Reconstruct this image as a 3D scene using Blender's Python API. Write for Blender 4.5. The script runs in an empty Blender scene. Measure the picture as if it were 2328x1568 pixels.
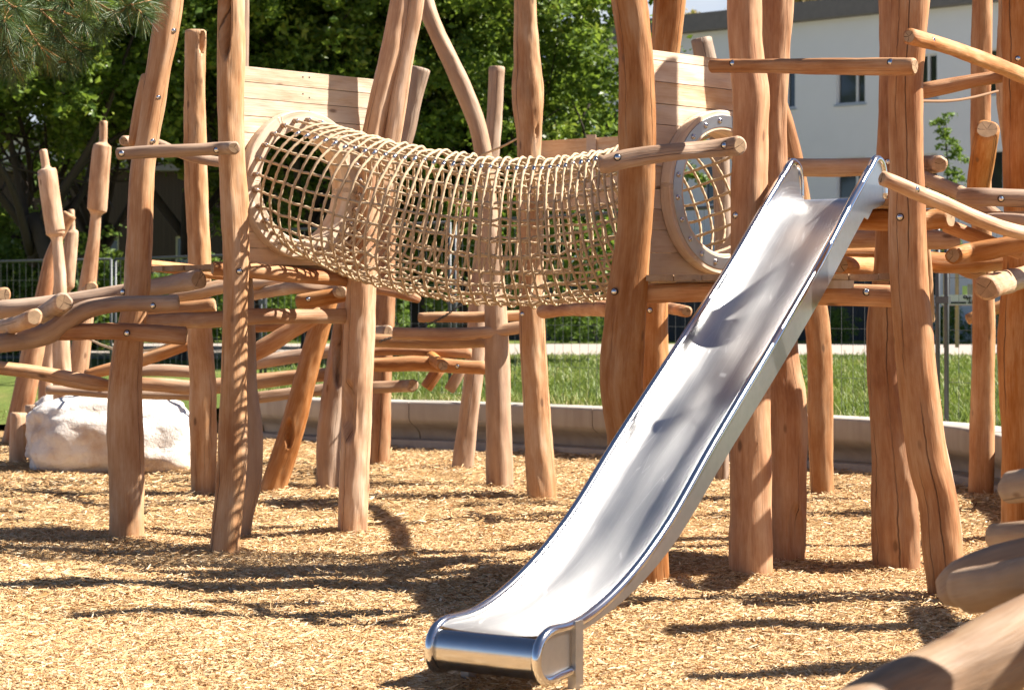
import bpy, math, random
import numpy as np
from mathutils import Vector, Matrix, noise as mnoise
R = math.radians
rng = np.random.default_rng(7)
random.seed(7)
sc = bpy.context.scene
COL = sc.collection
F = 4527.0      # focal length in units of a 2328 px wide picture (70 mm on 36 mm)
K = 1.2575      # scale of the measured distances below
HZ = 1.45       # eye height

def W(px, py, d):
    """a point seen at (px,py) of the photograph, standing d*K metres away"""
    D = d * K
    return Vector(((px - 1164) / F * D, D, HZ - (py - 695) / F * D))

# ------------------------------------------------------------------ materials
MATS = {}
class NT:
    def __init__(s, name):
        m = bpy.data.materials.new(name); m.use_nodes = True
        s.m = m; s.t = m.node_tree; s.t.nodes.clear()
        s.out = s.n('ShaderNodeOutputMaterial')
        MATS[name] = m
    def n(s, typ, **kw):
        nd = s.t.nodes.new(typ)
        for k, v in kw.items():
            if k.startswith('i_'):
                nd.inputs[k[2:].replace('_', ' ')].default_value = v
            else: setattr(nd, k, v)
        return nd
    def l(s, a, b): s.t.links.new(a, b)
    def math(s, op, a, b=None, c=None):
        nd = s.n('ShaderNodeMath', operation=op)
        for i, v in enumerate((a, b, c)):
            if v is None: continue
            if isinstance(v, (int, float)): nd.inputs[i].default_value = v
            else: s.l(v, nd.inputs[i])
        return nd.outputs[0]
    def mul(s, vec, xyz):
        nd = s.n('ShaderNodeVectorMath', operation='MULTIPLY'); s.l(vec, nd.inputs[0]); nd.inputs[1].default_value = xyz
        return nd.outputs[0]
    def noise(s, vec, scale=1.0, detail=3.0, rough=.55):
        nd = s.n('ShaderNodeTexNoise'); nd.inputs['Scale'].default_value = scale
        nd.inputs['Detail'].default_value = detail; nd.inputs['Roughness'].default_value = rough
        if vec is not None: s.l(vec, nd.inputs['Vector'])
        return nd.outputs['Fac']
    def ramp(s, fac, stops, interp='LINEAR'):
        nd = s.n('ShaderNodeValToRGB'); cr = nd.color_ramp; cr.interpolation = interp
        while len(cr.elements) < len(stops): cr.elements.new(.5)
        for e, (p, c) in zip(cr.elements, stops):
            e.position = p; e.color = (c, c, c, 1) if isinstance(c, (int, float)) else (*c, 1)
        s.l(fac, nd.inputs[0]); return nd.outputs[0]
    def mix(s, fac, a, b, blend='MIX'):
        nd = s.n('ShaderNodeMix', data_type='RGBA', blend_type=blend)
        for i, v in ((0, fac), (6, a), (7, b)):
            if isinstance(v, (int, float)): nd.inputs[i].default_value = v
            elif isinstance(v, tuple): nd.inputs[i].default_value = (*v, 1)
            else: s.l(v, nd.inputs[i])
        return nd.outputs[2]
    def bump(s, h, strength=.3, dist=.01, prev=None):
        nd = s.n('ShaderNodeBump'); nd.inputs['Strength'].default_value = strength; nd.inputs['Distance'].default_value = dist
        s.l(h, nd.inputs['Height'])
        if prev is not None: s.l(prev, nd.inputs['Normal'])
        return nd.outputs[0]
    def pbr(s, col, rough=.6, metal=0., spec=.4, normal=None, **kw):
        b = s.n('ShaderNodeBsdfPrincipled')
        for k, v in (('Base Color', col), ('Roughness', rough), ('Metallic', metal), ('Specular IOR Level', spec)):
            if isinstance(v, tuple): b.inputs[k].default_value = (*v, 1)
            elif isinstance(v, (int, float)): b.inputs[k].default_value = v
            else: s.l(v, b.inputs[k])
        for k, v in kw.items(): b.inputs[k.replace('_', ' ')].default_value = v
        if normal is not None: s.l(normal, b.inputs['Normal'])
        s.l(b.outputs[0], s.out.inputs[0]); return b

def wood_mat(name, dark, mid, light, stain, stain_amt, grey=0.0, attr='grain', crack=True, k=1.0):
    t = NT(name)
    g = t.n('ShaderNodeAttribute', attribute_name=attr).outputs['Vector']
    rnd = t.n('ShaderNodeObjectInfo').outputs['Random']
    off = t.n('ShaderNodeVectorMath', operation='ADD'); t.l(g, off.inputs[0])
    cb = t.n('ShaderNodeCombineXYZ'); r50 = t.math('MULTIPLY', rnd, 57.0)
    for i in range(3): t.l(r50, cb.inputs[i])
    t.l(cb.outputs[0], off.inputs[1]); v = off.outputs[0]
    streak = t.noise(t.mul(v, (24*k, 24*k, 2.0*k)), 1, 4, .6)
    fine = t.noise(t.mul(v, (120*k, 120*k, 6*k)), 1, 3, .6)
    blot = t.noise(t.mul(v, (6, 6, 2.2)), 1, 5, .62)
    s1 = t.math('ADD', t.math('MULTIPLY', streak, .5), t.math('MULTIPLY', fine, .5))
    s1 = t.math('ADD', t.math('MULTIPLY', s1, .42), t.math('MULTIPLY', blot, .58))
    col = t.ramp(s1, [(.37, dark), (.5, mid), (.64, light)])
    st = t.noise(t.mul(v, (8, 8, 1.1)), 1, 5, .68)
    sf = t.ramp(st, [(.55, 0.), (.68, 1.)])
    col = t.mix(t.math('MULTIPLY', sf, stain_amt), col, stain)
    # per-log tint
    hs = t.n('ShaderNodeHueSaturation'); t.l(col, hs.inputs['Color'])
    t.l(t.math('MULTIPLY_ADD', rnd, .36, .80), hs.inputs['Value'])
    t.l(t.math('MULTIPLY_ADD', t.math('FRACT', t.math('MULTIPLY', rnd, 7.3)), .22, .92), hs.inputs['Saturation'])
    col = hs.outputs[0]
    if grey > 0:
        gn = t.noise(t.mul(v, (9, 9, 1.3)), 1, 4, .6)
        col = t.mix(t.math('MULTIPLY', t.ramp(gn, [(.35, .35), (.62, 1.)]), grey), col, (.35, .295, .245))
    # knots
    vo = t.n('ShaderNodeTexVoronoi'); vo.inputs['Scale'].default_value = 1.0
    t.l(t.mul(v, (6.5, 6.5, 2.6)), vo.inputs['Vector'])
    kn = t.ramp(vo.outputs['Distance'], [(.055, 1.), (.11, 0.)])
    col = t.mix(t.math('MULTIPLY', kn, .75), col, (.12, .055, .025))
    h = t.math('ADD', t.math('MULTIPLY', fine, .5), t.math('MULTIPLY', streak, .7))
    if crack:
        sp = t.n('ShaderNodeSeparateXYZ'); t.l(g, sp.inputs[0])
        ang = t.math('ARCTAN2', sp.outputs[1], sp.outputs[0])
        zv = t.n('ShaderNodeCombineXYZ'); t.l(sp.outputs[2], zv.inputs[2]); t.l(r50, zv.inputs[0])
        for q, (th0, wd) in enumerate(((0., .048), (1.9, .026), (3.6, .02), (4.9, .03))):
            wob = t.noise(t.mul(zv.outputs[0], (1, 1, 3.1 + q)), 1, 4, .6)
            a0 = t.math('ADD', t.math('MULTIPLY', rnd, 6.28 * (q + 1.7)), th0)
            d = t.math('ADD', t.math('SUBTRACT', ang, a0), t.math('MULTIPLY', wob, .45))
            d = t.math('ABSOLUTE', t.math('WRAP', d, math.pi, -math.pi))
            gate = t.noise(t.mul(zv.outputs[0], (1, 1, .7 + .3 * q)), 1, 1, .5)
            line = t.ramp(d, [(0., 1.), (wd, 0.)])
            line = t.math('MULTIPLY', line, t.ramp(gate, [(.43, 0.), (.50, 1.)]))
            col = t.mix(t.math('MULTIPLY', line, .85), col, (.035, .018, .01))
            h = t.math('SUBTRACT', h, t.math('MULTIPLY', line, 1.5))
    fv = t.n('ShaderNodeTexVoronoi', feature='SMOOTH_F1'); fv.inputs['Scale'].default_value = 1.0
    t.l(t.mul(v, (15, 15, 6)), fv.inputs['Vector'])
    nb = t.bump(fv.outputs['Distance'], .5, .02)
    nb = t.bump(h, .7, .006, nb)
    t.pbr(col, .62, 0., .3, nb)
    return t.m

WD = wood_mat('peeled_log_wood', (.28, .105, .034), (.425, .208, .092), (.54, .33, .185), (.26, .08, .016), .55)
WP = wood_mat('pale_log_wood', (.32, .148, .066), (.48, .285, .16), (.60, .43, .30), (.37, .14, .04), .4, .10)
WG = wood_mat('weathered_log_wood', (.245, .13, .074), (.385, .24, .15), (.50, .36, .26), (.27, .11, .036), .35, .4)
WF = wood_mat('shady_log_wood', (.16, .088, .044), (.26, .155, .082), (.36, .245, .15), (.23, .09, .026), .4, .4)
WK = wood_mat('plank_wood', (.54, .37, .235), (.66, .51, .37), (.75, .635, .50), (.46, .20, .07), .35, 0, 'grain', False, .8)
WO = wood_mat('deck_wood', (.22, .125, .066), (.34, .215, .12), (.43, .305, .20), (.22, .085, .03), .3, .2, 'grain', False)

t = NT('log_end_grain')
g = t.n('ShaderNodeAttribute', attribute_name='grain').outputs['Vector']
sp = t.n('ShaderNodeSeparateXYZ'); t.l(g, sp.inputs[0])
rad = t.math('SQRT', t.math('ADD', t.math('POWER', sp.outputs[0], 2.), t.math('POWER', sp.outputs[1], 2.)))
wob = t.noise(t.mul(g, (14, 14, 0)), 1, 3)
ring = t.math('SINE', t.math('ADD', t.math('MULTIPLY', rad, 900.), t.math('MULTIPLY', wob, 12.)))
col = t.ramp(t.math('MULTIPLY_ADD', ring, .38, .5), [(.2, (.38, .245, .14)), (.8, (.50, .345, .21))])
ang = t.math('ARCTAN2', sp.outputs[1], sp.outputs[0])
rnd = t.n('ShaderNodeObjectInfo').outputs['Random']
for q in range(4):
    a0 = t.math('ADD', t.math('MULTIPLY', rnd, 21. + 9*q), 1.7 * q)
    d = t.math('ABSOLUTE', t.math('WRAP', t.math('SUBTRACT', t.math('ADD', ang, t.math('MULTIPLY', wob, 1.1)), a0), math.pi, -math.pi))
    w = t.math('MULTIPLY', t.math('FRACT', t.math('MULTIPLY', rnd, 13.7 + 5.1*q)), .0034)
    line = t.math('LESS_THAN', t.math('MULTIPLY', d, t.math('ADD', rad, .004)), w)
    col = t.mix(t.math('MULTIPLY', line, .9), col, (.05, .025, .012))
blo = t.noise(t.mul(g, (20, 20, 0)), 1, 3)
col = t.mix(t.math('MULTIPLY', t.ramp(blo, [(.4, 0.), (.65, 1.)]), .5), col, (.24, .16, .10))
t.pbr(col, .75, 0, .2, t.bump(ring, .15, .002))
WE = t.m

def simple(name, col, rough=.6, metal=0., spec=.4, nscale=None, namt=.25, bump=0., bscale=None):
    t = NT(name)
    tc = t.n('ShaderNodeTexCoord').outputs['Object']
    c = col; nb = None
    if nscale:
        n = t.noise(tc, nscale, 5, .6)
        c = t.mix(n, tuple(x * (1 - namt) for x in col), tuple(min(1, x * (1 + namt)) for x in col))
    if bump: nb = t.bump(t.noise(tc, bscale or nscale, 4, .6), bump, .01)
    t.pbr(c, rough, metal, spec, nb)
    return t.m

STEEL = None
t = NT('brushed_steel')
g = t.n('ShaderNodeAttribute', attribute_name='grain').outputs['Vector']   # x across, z along the chute
sc1 = t.noise(t.mul(g, (160, 160, 2.5)), 1, 4, .65)
sc2 = t.noise(t.mul(g, (8, 8, 3)), 1, 4, .6)
scr = t.n('ShaderNodeTexVoronoi', feature='DISTANCE_TO_EDGE'); scr.inputs['Scale'].default_value = 1
t.l(t.mul(g, (34, 34, 1.1)), scr.inputs['Vector'])
ln = t.ramp(scr.outputs['Distance'], [(.0, 1.), (.012, 0.)])
col = t.mix(t.math('MULTIPLY', ln, .5), t.mix(sc2, (.43, .43, .435), (.53, .53, .53)), (.8, .8, .8))
ro = t.math('ADD', t.math('MULTIPLY', sc1, .10), t.math('MULTIPLY_ADD', sc2, .10, .265))
ro = t.math('ADD', ro, t.math('MULTIPLY', ln, .12)); b = t.pbr(col, ro, 1., .5, t.bump(sc1, .025, .0006))
b.inputs['Anisotropic'].default_value = .35
STEEL = t.m
POLISH = simple('polished_steel_tube', (.66, .66, .67), .13, 1., nscale=30, namt=.08)
PLATE = simple('dull_steel_plate', (.43, .42, .41), .36, 1., nscale=25, namt=.12, bump=.05, bscale=90)
GALV = simple('galvanised_steel', (.09, .095, .10), .5, .4, nscale=20, namt=.15)
DARKHOLE = simple('dark_recess', (.02, .016, .013), .8)
ROPE = None
t = NT('twisted_rope_fibre')
tc = t.n('ShaderNodeTexCoord').outputs['Object']
n1 = t.noise(tc, 200, 3); n2 = t.noise(tc, 6, 3)
t.pbr(t.mix(t.math('MULTIPLY_ADD', n1, .6, t.math('MULTIPLY', n2, .4)), (.36, .25, .145), (.64, .50, .345)), .8, 0, .2, t.bump(n1, .4, .003))
ROPE = t.m
CONC = None
t = NT('cast_concrete')
tc = t.n('ShaderNodeTexCoord').outputs['Object']
n1 = t.noise(tc, 3, 5); n2 = t.noise(tc, 60, 3)
st = t.noise(t.mul(tc, (9, 9, 1.2)), 1, 4)
c = t.mix(n1, (.30, .265, .23), (.46, .42, .37)); c = t.mix(t.ramp(st, [(.42, 0.), (.70, .32)]), c, (.20, .165, .135))
t.pbr(c, .85, 0, .2, t.bump(n2, .2, .003)); CONC = t.m
t = NT('limestone')
tc = t.n('ShaderNodeTexCoord').outputs['Object']
n1 = t.noise(tc, 2.2, 6, .6); n2 = t.noise(tc, 14, 6, .7)
c = t.ramp(n1, [(.33, (.60, .46, .35)), (.46, (.74, .68, .62)), (.58, (.82, .79, .75))])
c = t.mix(t.ramp(n2, [(.55, 0.), (.72, .45)]), c, (.5, .36, .25))
t.pbr(c, .9, 0, .15, t.bump(n2, .7, .03)); STONE = t.m

# ------------------------------------------------------------------ object helpers
MWORLD = {}
def link(o, parent=None):
    COL.objects.link(o)
    if parent is not None: o.parent = parent
    return o
def thing(name, label, cat, loc, rotz=0., group=None, mat=None):
    o = bpy.data.objects.new(name, None); o.empty_display_size = .1
    M = mat if mat is not None else Matrix.Translation(Vector(loc)) @ Matrix.Rotation(rotz, 4, 'Z')
    o.matrix_world = M; MWORLD[o.name] = M.copy(); link(o)
    tag(o, label, cat, group); return o
def tag(o, label=None, cat=None, group=None, kind=None):
    if label: o['label'] = label
    if cat: o['category'] = cat
    if group: o['group'] = group
    if kind: o['kind'] = kind
    return o
def mesh(name, verts, faces, mats, midx=None, smooth=True, grain=None, tone=None):
    me = bpy.data.meshes.new(name)
    v = np.asarray(verts, dtype=np.float32).reshape(-1, 3)
    if isinstance(faces, np.ndarray):
        nf, k = faces.shape
        me.vertices.add(len(v)); me.vertices.foreach_set('co', v.ravel())
        me.loops.add(nf * k); me.loops.foreach_set('vertex_index', faces.ravel().astype(np.int32))
        me.polygons.add(nf); me.polygons.foreach_set('loop_start', np.arange(0, nf * k, k, dtype=np.int32))
        me.polygons.foreach_set('loop_total', np.full(nf, k, dtype=np.int32))
        me.update(calc_edges=True)
    else:
        me.from_pydata([tuple(map(float, p)) for p in v], [], [list(map(int, f)) for f in faces])
    for m in (mats if isinstance(mats, (list, tuple)) else [mats]): me.materials.append(m)
    n = len(me.polygons)
    if midx is not None: me.polygons.foreach_set('material_index', np.asarray(midx, dtype=np.int32))
    me.polygons.foreach_set('use_smooth', np.full(n, bool(smooth)) if not isinstance(smooth, np.ndarray) else smooth)
    if grain is not None:
        a = me.attributes.new('grain', 'FLOAT_VECTOR', 'POINT'); a.data.foreach_set('vector', np.asarray(grain, dtype=np.float32).ravel())
    if tone is not None:
        a = me.attributes.new('tone', 'FLOAT', 'POINT'); a.data.foreach_set('value', np.asarray(tone, dtype=np.float32))
    me.update(); return me
def obj(name, me, parent=None, M=None):
    """link a mesh object; with a parent its vertices are given in world space and moved to the parent's frame"""
    o = bpy.data.objects.new(name, me)
    if parent is not None:
        me.transform(MWORLD[parent.name].inverted()); MWORLD[o.name] = MWORLD[parent.name].copy()
    else:
        if M is None: M = Matrix.Identity(4)
        me.transform(M.inverted()); o.matrix_world = M; MWORLD[o.name] = M.copy()
    return link(o, parent)

class MB:
    """collects boxes, tubes and sheets for ONE mesh"""
    def __init__(s): s.v = []; s.f = []; s.mi = []; s.g = []; s.sm = []
    def add(s, v, f, mi=0, grain=None, smooth=False):
        b = len(s.v); s.v += [tuple(p) for p in v]
        s.g += [tuple(p) for p in (grain if grain is not None else v)]
        s.f += [[b + i for i in q] for q in f]; s.mi += [mi] * len(f); s.sm += [smooth] * len(f)
    def box(s, c, u, v, w, mi=0, grain=None):
        """centre c, half-axis vectors u v w"""
        c, u, v, w = map(Vector, (c, u, v, w))
        P = [c + a*u + b*v + d*w for a in (-1, 1) for b in (-1, 1) for d in (-1, 1)]
        fl = [(0,1,3,2),(4,6,7,5),(0,4,5,1),(2,3,7,6),(0,2,6,4),(1,5,7,3)]
        if u.cross(v).dot(w) < 0: fl = [q[::-1] for q in fl]
        gr = None
        if grain is not None:
            ox = np.array(grain)
            gr = [ox + np.array((b*v.length, d*w.length, a*u.length)) for a in (-1, 1) for b in (-1, 1) for d in (-1, 1)]
        s.add(P, fl, mi, gr)
    def aabox(s, lo, hi, mi=0):
        lo, hi = Vector(lo), Vector(hi); c = (lo+hi)/2; h = (hi-lo)/2
        s.box(c, (h.x,0,0), (0,h.y,0), (0,0,h.z), mi)
    def tube(s, pts, r, n=10, mi=0, cap=True, closed=False):
        pts = [Vector(p) for p in pts]; m = len(pts)
        rr = [r]*m if isinstance(r, (int, float)) else list(r)
        fr = frames(pts, closed); v = []
        for i in range(m):
            a, b = fr[i]
            for k in range(n):
                th = 2*math.pi*k/n; v.append(pts[i] + (a*math.cos(th) + b*math.sin(th))*rr[i])
        f = []
        for i in range(m if closed else m-1):
            j = (i+1) % m
            for k in range(n):
                k2 = (k+1) % n; f.append((i*n+k, i*n+k2, j*n+k2, j*n+k))
        base = len(s.v); s.add(v, f, mi, smooth=True)
        if cap and not closed:
            s.f.append([base + k for k in range(n)][::-1]); s.f.append([base + (m-1)*n + k for k in range(n)])
            s.mi += [mi, mi]; s.sm += [False, False]
    def cyl(s, a, b, r, n=12, mi=0): s.tube([a, b], r, n, mi)
    def build(s, name, mats, parent=None, M=None):
        return obj(name, mesh(name, s.v, s.f, mats, s.mi, np.array(s.sm), s.g), parent, M)

def frames(pts, closed=False):
    m = len(pts); out = []; T = []
    for i in range(m):
        a = pts[(i-1) % m if closed else max(i-1, 0)]; b = pts[(i+1) % m if closed else min(i+1, m-1)]
        T.append((b - a).normalized())
    ref = Vector((0, -1, 0)) if abs(T[0].y) < .9 else Vector((0, 0, 1))
    a = (ref - T[0]*ref.dot(T[0])).normalized()
    for i in range(m):
        a = (a - T[i]*a.dot(T[i])).normalized()
        out.append((a, T[i].cross(a)))
    return out
def spline(pts, step):
    """smooth curve through rows of numbers (first three are x y z), safe for uneven spacing"""
    P = np.array(pts, float)
    if len(P) == 2: P = np.vstack([P[0], (P[0]+P[1])/2, P[1]])
    h = np.maximum(np.linalg.norm(np.diff(P[:, :3], axis=0), axis=1), 1e-6); d = np.diff(P, axis=0)/h[:, None]
    m = np.empty_like(P); m[0] = d[0]; m[-1] = d[-1]
    m[1:-1] = (d[:-1]*h[1:, None] + d[1:]*h[:-1, None])/(h[:-1]+h[1:])[:, None]
    out = []
    for i in range(len(P)-1):
        n = max(2, int(h[i]/step))
        for q in range(n):
            u = q/n; u2, u3 = u*u, u*u*u
            out.append((2*u3-3*u2+1)*P[i] + (u3-2*u2+u)*h[i]*m[i] + (-2*u3+3*u2)*P[i+1] + (u3-u2)*h[i]*m[i+1])
    out.append(P[-1]); return np.array(out)

def tube_log(pts, seed, n=28, step=.035, scars=(), chamfer=.012, lump=1.0, caps=(True, True), lin=False):
    """an uneven peeled log: rows x y z r -> vertices, faces, material index, grain"""
    rs = np.random.default_rng(seed)
    S = spline(pts, step); m = len(S)
    if lin:
        P_ = np.array(pts, float); S = np.concatenate([P_[i] + (P_[i+1]-P_[i])*np.linspace(0, 1, 6)[:-1, None] for i in range(len(P_)-1)] + [P_[-1:]]); m = len(S)
    C = [Vector(p[:3]) for p in S]; rad = np.maximum(S[:, 3], .004)
    s = np.concatenate([[0], np.cumsum([(C[i+1]-C[i]).length for i in range(m-1)])])
    # chamfered ends
    rings = []
    for i in range(m): rings.append((C[i], rad[i], s[i]))
    T0 = (C[1]-C[0]).normalized(); T1 = (C[-1]-C[-2]).normalized()
    ch = min(chamfer, rad[0]*.3)
    rings = [(C[0]-T0*ch*.8, rad[0]-ch, s[0]-ch)] + rings + [(C[-1]+T1*ch*.8, rad[-1]-ch, s[-1]+ch)]
    C2 = [r[0] for r in rings]; fr = frames(C2)
    ph = rs.uniform(0, 6.28, 12); v = []; g = []; so_ = float(rs.uniform(0, 90))
    th = 2*np.pi*np.arange(n)/n
    for i, (c, r, ss) in enumerate(rings):
        e = 1 + lump*(.035*np.sin(2.3*ss+ph[0]) + .022*np.sin(6.1*ss+ph[1]) + .050*np.sin(2*th+ph[2]+.7*ss) + .036*np.sin(3*th+ph[3]-.9*ss)
            + .020*np.sin(5*th+ph[4]+1.5*ss) + .012*np.sin(4*th+9*ss+ph[5])*np.sin(11*ss+ph[6]) + .008*np.sin(7*th+ph[7]+13*ss))
        a, b = fr[i]
        for k in range(n):
            ct, st_ = math.cos(th[k]), math.sin(th[k]); d = a*ct + b*st_
            rr = r*(e[k] + lump*(.055*mnoise.noise((ct*1.3+so_, st_*1.3, ss*3.2)) + .035*mnoise.noise((ct*3.2, st_*3.2+so_, ss*11))))
            p = c + d*rr
            for (qx, qy, hx, hy, dep) in scars:
                if d.y < .35:
                    X = p.x*F/p.y + 1164; Y = 695 - (p.z-HZ)*F/p.y
                    q = ((X-qx)/hx)**2 + ((Y-qy)/hy)**2
                    if q < 1: rr2 = rr - dep*min(1., (1-q)*2.2)
                    elif q < 1.7: rr2 = rr + dep*.10*(1-(q-1)/.7)
                    else: rr2 = rr
                    p = c + d*rr2
            v.append(p); g.append((rr*math.cos(th[k]), rr*math.sin(th[k]), ss))
    M = len(rings); f = []; mi = []; sm = []
    for i in range(M-1):
        for k in range(n):
            k2 = (k+1) % n; f.append((i*n+k, i*n+k2, (i+1)*n+k2, (i+1)*n+k)); mi.append(0); sm.append(True)
    for end, base in ((0, 0), (1, (M-1)*n)):
        if not caps[end]: continue
        c = C2[0] if end == 0 else C2[-1]; ss = rings[0][2] if end == 0 else rings[-1][2]
        b2 = len(v)     # own rim so the end stays flat-shaded
        for k in range(n): v.append(v[base+k]); g.append(g[base+k])
        v.append(c); g.append((0, 0, ss)); ci = len(v)-1
        for k in range(n):
            k2 = (k+1) % n
            f.append((b2+k2, b2+k, ci) if end == 0 else (b2+k, b2+k2, ci)); mi.append(1); sm.append(False)
    return v, f, mi, g, sm

bolt_v = None
def bolt_mesh():
    m = MB(); n = 14
    prof = [(.0195, -.004, 1), (.0195, .0012, 1), (.0155, .002, 1)]
    v = []; f = []
    for r, z, _ in prof: v += [(r*math.cos(2*math.pi*k/n), r*math.sin(2*math.pi*k/n), z) for k in range(n)]
    for i in range(2):
        for k in range(n): f.append((i*n+k, i*n+(k+1) % n, (i+1)*n+(k+1) % n, (i+1)*n+k))
    m.add(v, f, 1)
    v = []; f = []; prof = [(.0155, .0015), (.0150, .006), (.0115, .0095), (.006, .0115)]
    for r, z in prof: v += [(r*math.cos(2*math.pi*k/n), r*math.sin(2*math.pi*k/n), z) for k in range(n)]
    for i in range(3):
        for k in range(n): f.append((i*n+k, i*n+(k+1) % n, (i+1)*n+(k+1) % n, (i+1)*n+k))
    v.append((0, 0, .012)); f += [(3*n+k, 3*n+(k+1) % n, len(v)-1) for k in range(n)]
    m.add(v, f, 0, smooth=True)
    return mesh('bolt', m.v, m.f, [POLISH, DARKHOLE], m.mi, np.array(m.sm))
BOLT = bolt_mesh()
def add_bolts(o, S, bolts):
    """bolts: (px, py) pairs; each sits on the camera-ward side of the log whose axis rows are S"""
    for (bx, by) in bolts:
        best = None
        for row in S:
            X = row[0]*F/row[1]+1164; Y = 695-(row[2]-HZ)*F/row[1]; d = math.hypot(X-bx, Y-by)
            if best is None or d < best[0]: best = (d, row)
        r = best[1]; D = r[1]
        c = Vector(((bx-1164)/F*D, D, HZ-(by-695)/F*D)); off = c - Vector(r[:3])
        off.y = 0
        q = min(.93, off.length/r[3]); n = Vector((0, -math.sqrt(1-q*q), 0)) + (off.normalized()*q if off.length > 1e-6 else Vector((0, 0, 0)))
        p = Vector(r[:3]) + n*r[3]*1.0
        nn = (n + Vector((0, -1.2, 0))).normalized()
        Mw = Matrix.Translation(p) @ nn.to_track_quat('Z', 'Y').to_matrix().to_4x4()
        b = bpy.data.objects.new('bolt', BOLT); link(b, o); b.matrix_local = MWORLD[o.name].inverted() @ Mw
SEED = [100]; POSTB = []
def log(name, label, cat, d, pts, mat=None, base=False, top=None, bolts=(), scars=(), group=None, fork=None, n=None, lump=1.0, lin=False):
    """pts: (px, py, half width px[, own distance]); base: runs into the ground; top: height in metres where it ends above the frame"""
    SEED[0] += 1
    rows = []
    for p in pts:
        dd = p[3] if len(p) > 3 else d
        w = W(p[0], p[1], dd); rows.append((w.x, w.y, w.z, p[2]/F*dd*K))
    def ext(a, b, z):
        a, b = np.array(a), np.array(b); u = (z-a[2])/(b[2]-a[2]); q = a + (b-a)*u; q[3] = a[3]; return tuple(q)
    if base: POSTB.append((rows[0][0], rows[0][1], rows[0][3])); rows = [ext(rows[0], rows[1], -.15)] + rows
    if top:
        q = list(ext(rows[-1], rows[-2], top)); q[3] = rows[-1][3]*.93; rows.append(tuple(q))
    if scars: n, st = n or 56, .02
    else: n, st = n or 26, .04
    v, f, mi, g, sm = tube_log(rows, SEED[0], n, st, scars, lump=lump, lin=lin)
    if fork:
        fr = []
        for p in fork:
            dd = p[3] if len(p) > 3 else d; w = W(p[0], p[1], dd); fr.append((w.x, w.y, w.z, p[2]/F*dd*K))
        v2, f2, mi2, g2, sm2 = tube_log(fr, SEED[0]+500, 24, .04)
        b = len(v); v += v2; f += [tuple(b+i for i in q) for q in f2]; mi += mi2; g += g2; sm += sm2
    p0, p1 = Vector(rows[0][:3]), Vector(rows[-1][:3]); ax = (p1-p0).normalized()
    M = Matrix.Translation(p0) @ ax.to_track_quat('Z', 'Y').to_matrix().to_4x4()
    o = obj(name, mesh(name, v, f, [mat or WD, WE], mi, np.array(sm), g), None, M)
    tag(o, label, cat, group)
    if bolts: add_bolts(o, spline(rows, .02), bolts)
    return o

# ------------------------------------------------------------------ camera, light, sky
cam = bpy.data.cameras.new('camera'); co = bpy.data.objects.new('camera', cam); link(co)
co.location = (0, 0, HZ); co.rotation_euler = (R(90), 0, 0)
cam.lens = 70; cam.sensor_width = 36; cam.shift_y = -89/2328; cam.clip_end = 2000; cam.clip_start = .1
cam.dof.use_dof = True; cam.dof.focus_distance = 10.6; cam.dof.aperture_fstop = 5.0
sc.camera = co
EL = R(47); AZ = Vector((.9918, .128, 0)).normalized()
SD = Vector((AZ.x*math.cos(EL), AZ.y*math.cos(EL), math.sin(EL)))
su = bpy.data.lights.new('sun', 'SUN'); so = bpy.data.objects.new('sun', su); link(so)
su.energy = 5.0; su.angle = R(.53); su.color = (1, .93, .83)
so.rotation_euler = SD.to_track_quat('Z', 'Y').to_euler(); so.location = (20, 10, 30)
wd = bpy.data.worlds.new('World'); sc.world = wd; wd.use_nodes = True
nt = wd.node_tree; bg = nt.nodes['Background']
sky = nt.nodes.new('ShaderNodeTexSky'); sky.sky_type = 'NISHITA'; sky.sun_disc = False
sky.sun_elevation = EL; sky.sun_rotation = math.atan2(SD.x, SD.y); sky.air_density = .5; sky.dust_density = .2; sky.ozone_density = .7
tcw = nt.nodes.new('ShaderNodeTexCoord'); spw = nt.nodes.new('ShaderNodeSeparateXYZ'); nt.links.new(tcw.outputs['Generated'], spw.inputs[0])
mpw = nt.nodes.new('ShaderNodeMapping'); mpw.inputs['Scale'].default_value = (2.2, 2.2, 6); nt.links.new(tcw.outputs['Generated'], mpw.inputs[0])
now = nt.nodes.new('ShaderNodeTexNoise'); now.inputs['Scale'].default_value = 1.3; now.inputs['Detail'].default_value = 6; nt.links.new(mpw.outputs[0], now.inputs['Vector'])
crw = nt.nodes.new('ShaderNodeValToRGB'); crw.color_ramp.elements[0].position = .42; crw.color_ramp.elements[1].position = .62; nt.links.new(now.outputs['Fac'], crw.inputs[0])
elw = nt.nodes.new('ShaderNodeMapRange'); elw.inputs[1].default_value = .30; elw.inputs[2].default_value = .16; nt.links.new(spw.outputs[2], elw.inputs[0])
frw = nt.nodes.new('ShaderNodeMapRange'); frw.inputs[1].default_value = .80; frw.inputs[2].default_value = .93; nt.links.new(spw.outputs[1], frw.inputs[0])
m1w = nt.nodes.new('ShaderNodeMath'); m1w.operation = 'MULTIPLY'; nt.links.new(crw.outputs[0], m1w.inputs[0]); nt.links.new(elw.outputs[0], m1w.inputs[1])
m2w = nt.nodes.new('ShaderNodeMath'); m2w.operation = 'MULTIPLY'; nt.links.new(m1w.outputs[0], m2w.inputs[0]); nt.links.new(frw.outputs[0], m2w.inputs[1])
mxw = nt.nodes.new('ShaderNodeMix'); mxw.data_type = 'RGBA'; nt.links.new(m2w.outputs[0], mxw.inputs[0]); nt.links.new(sky.outputs[0], mxw.inputs[6]); mxw.inputs[7].default_value = (5.6, 5.9, 6.3, 1)
nt.links.new(mxw.outputs[2], bg.inputs[0]); bg.inputs[1].default_value = .05
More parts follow.
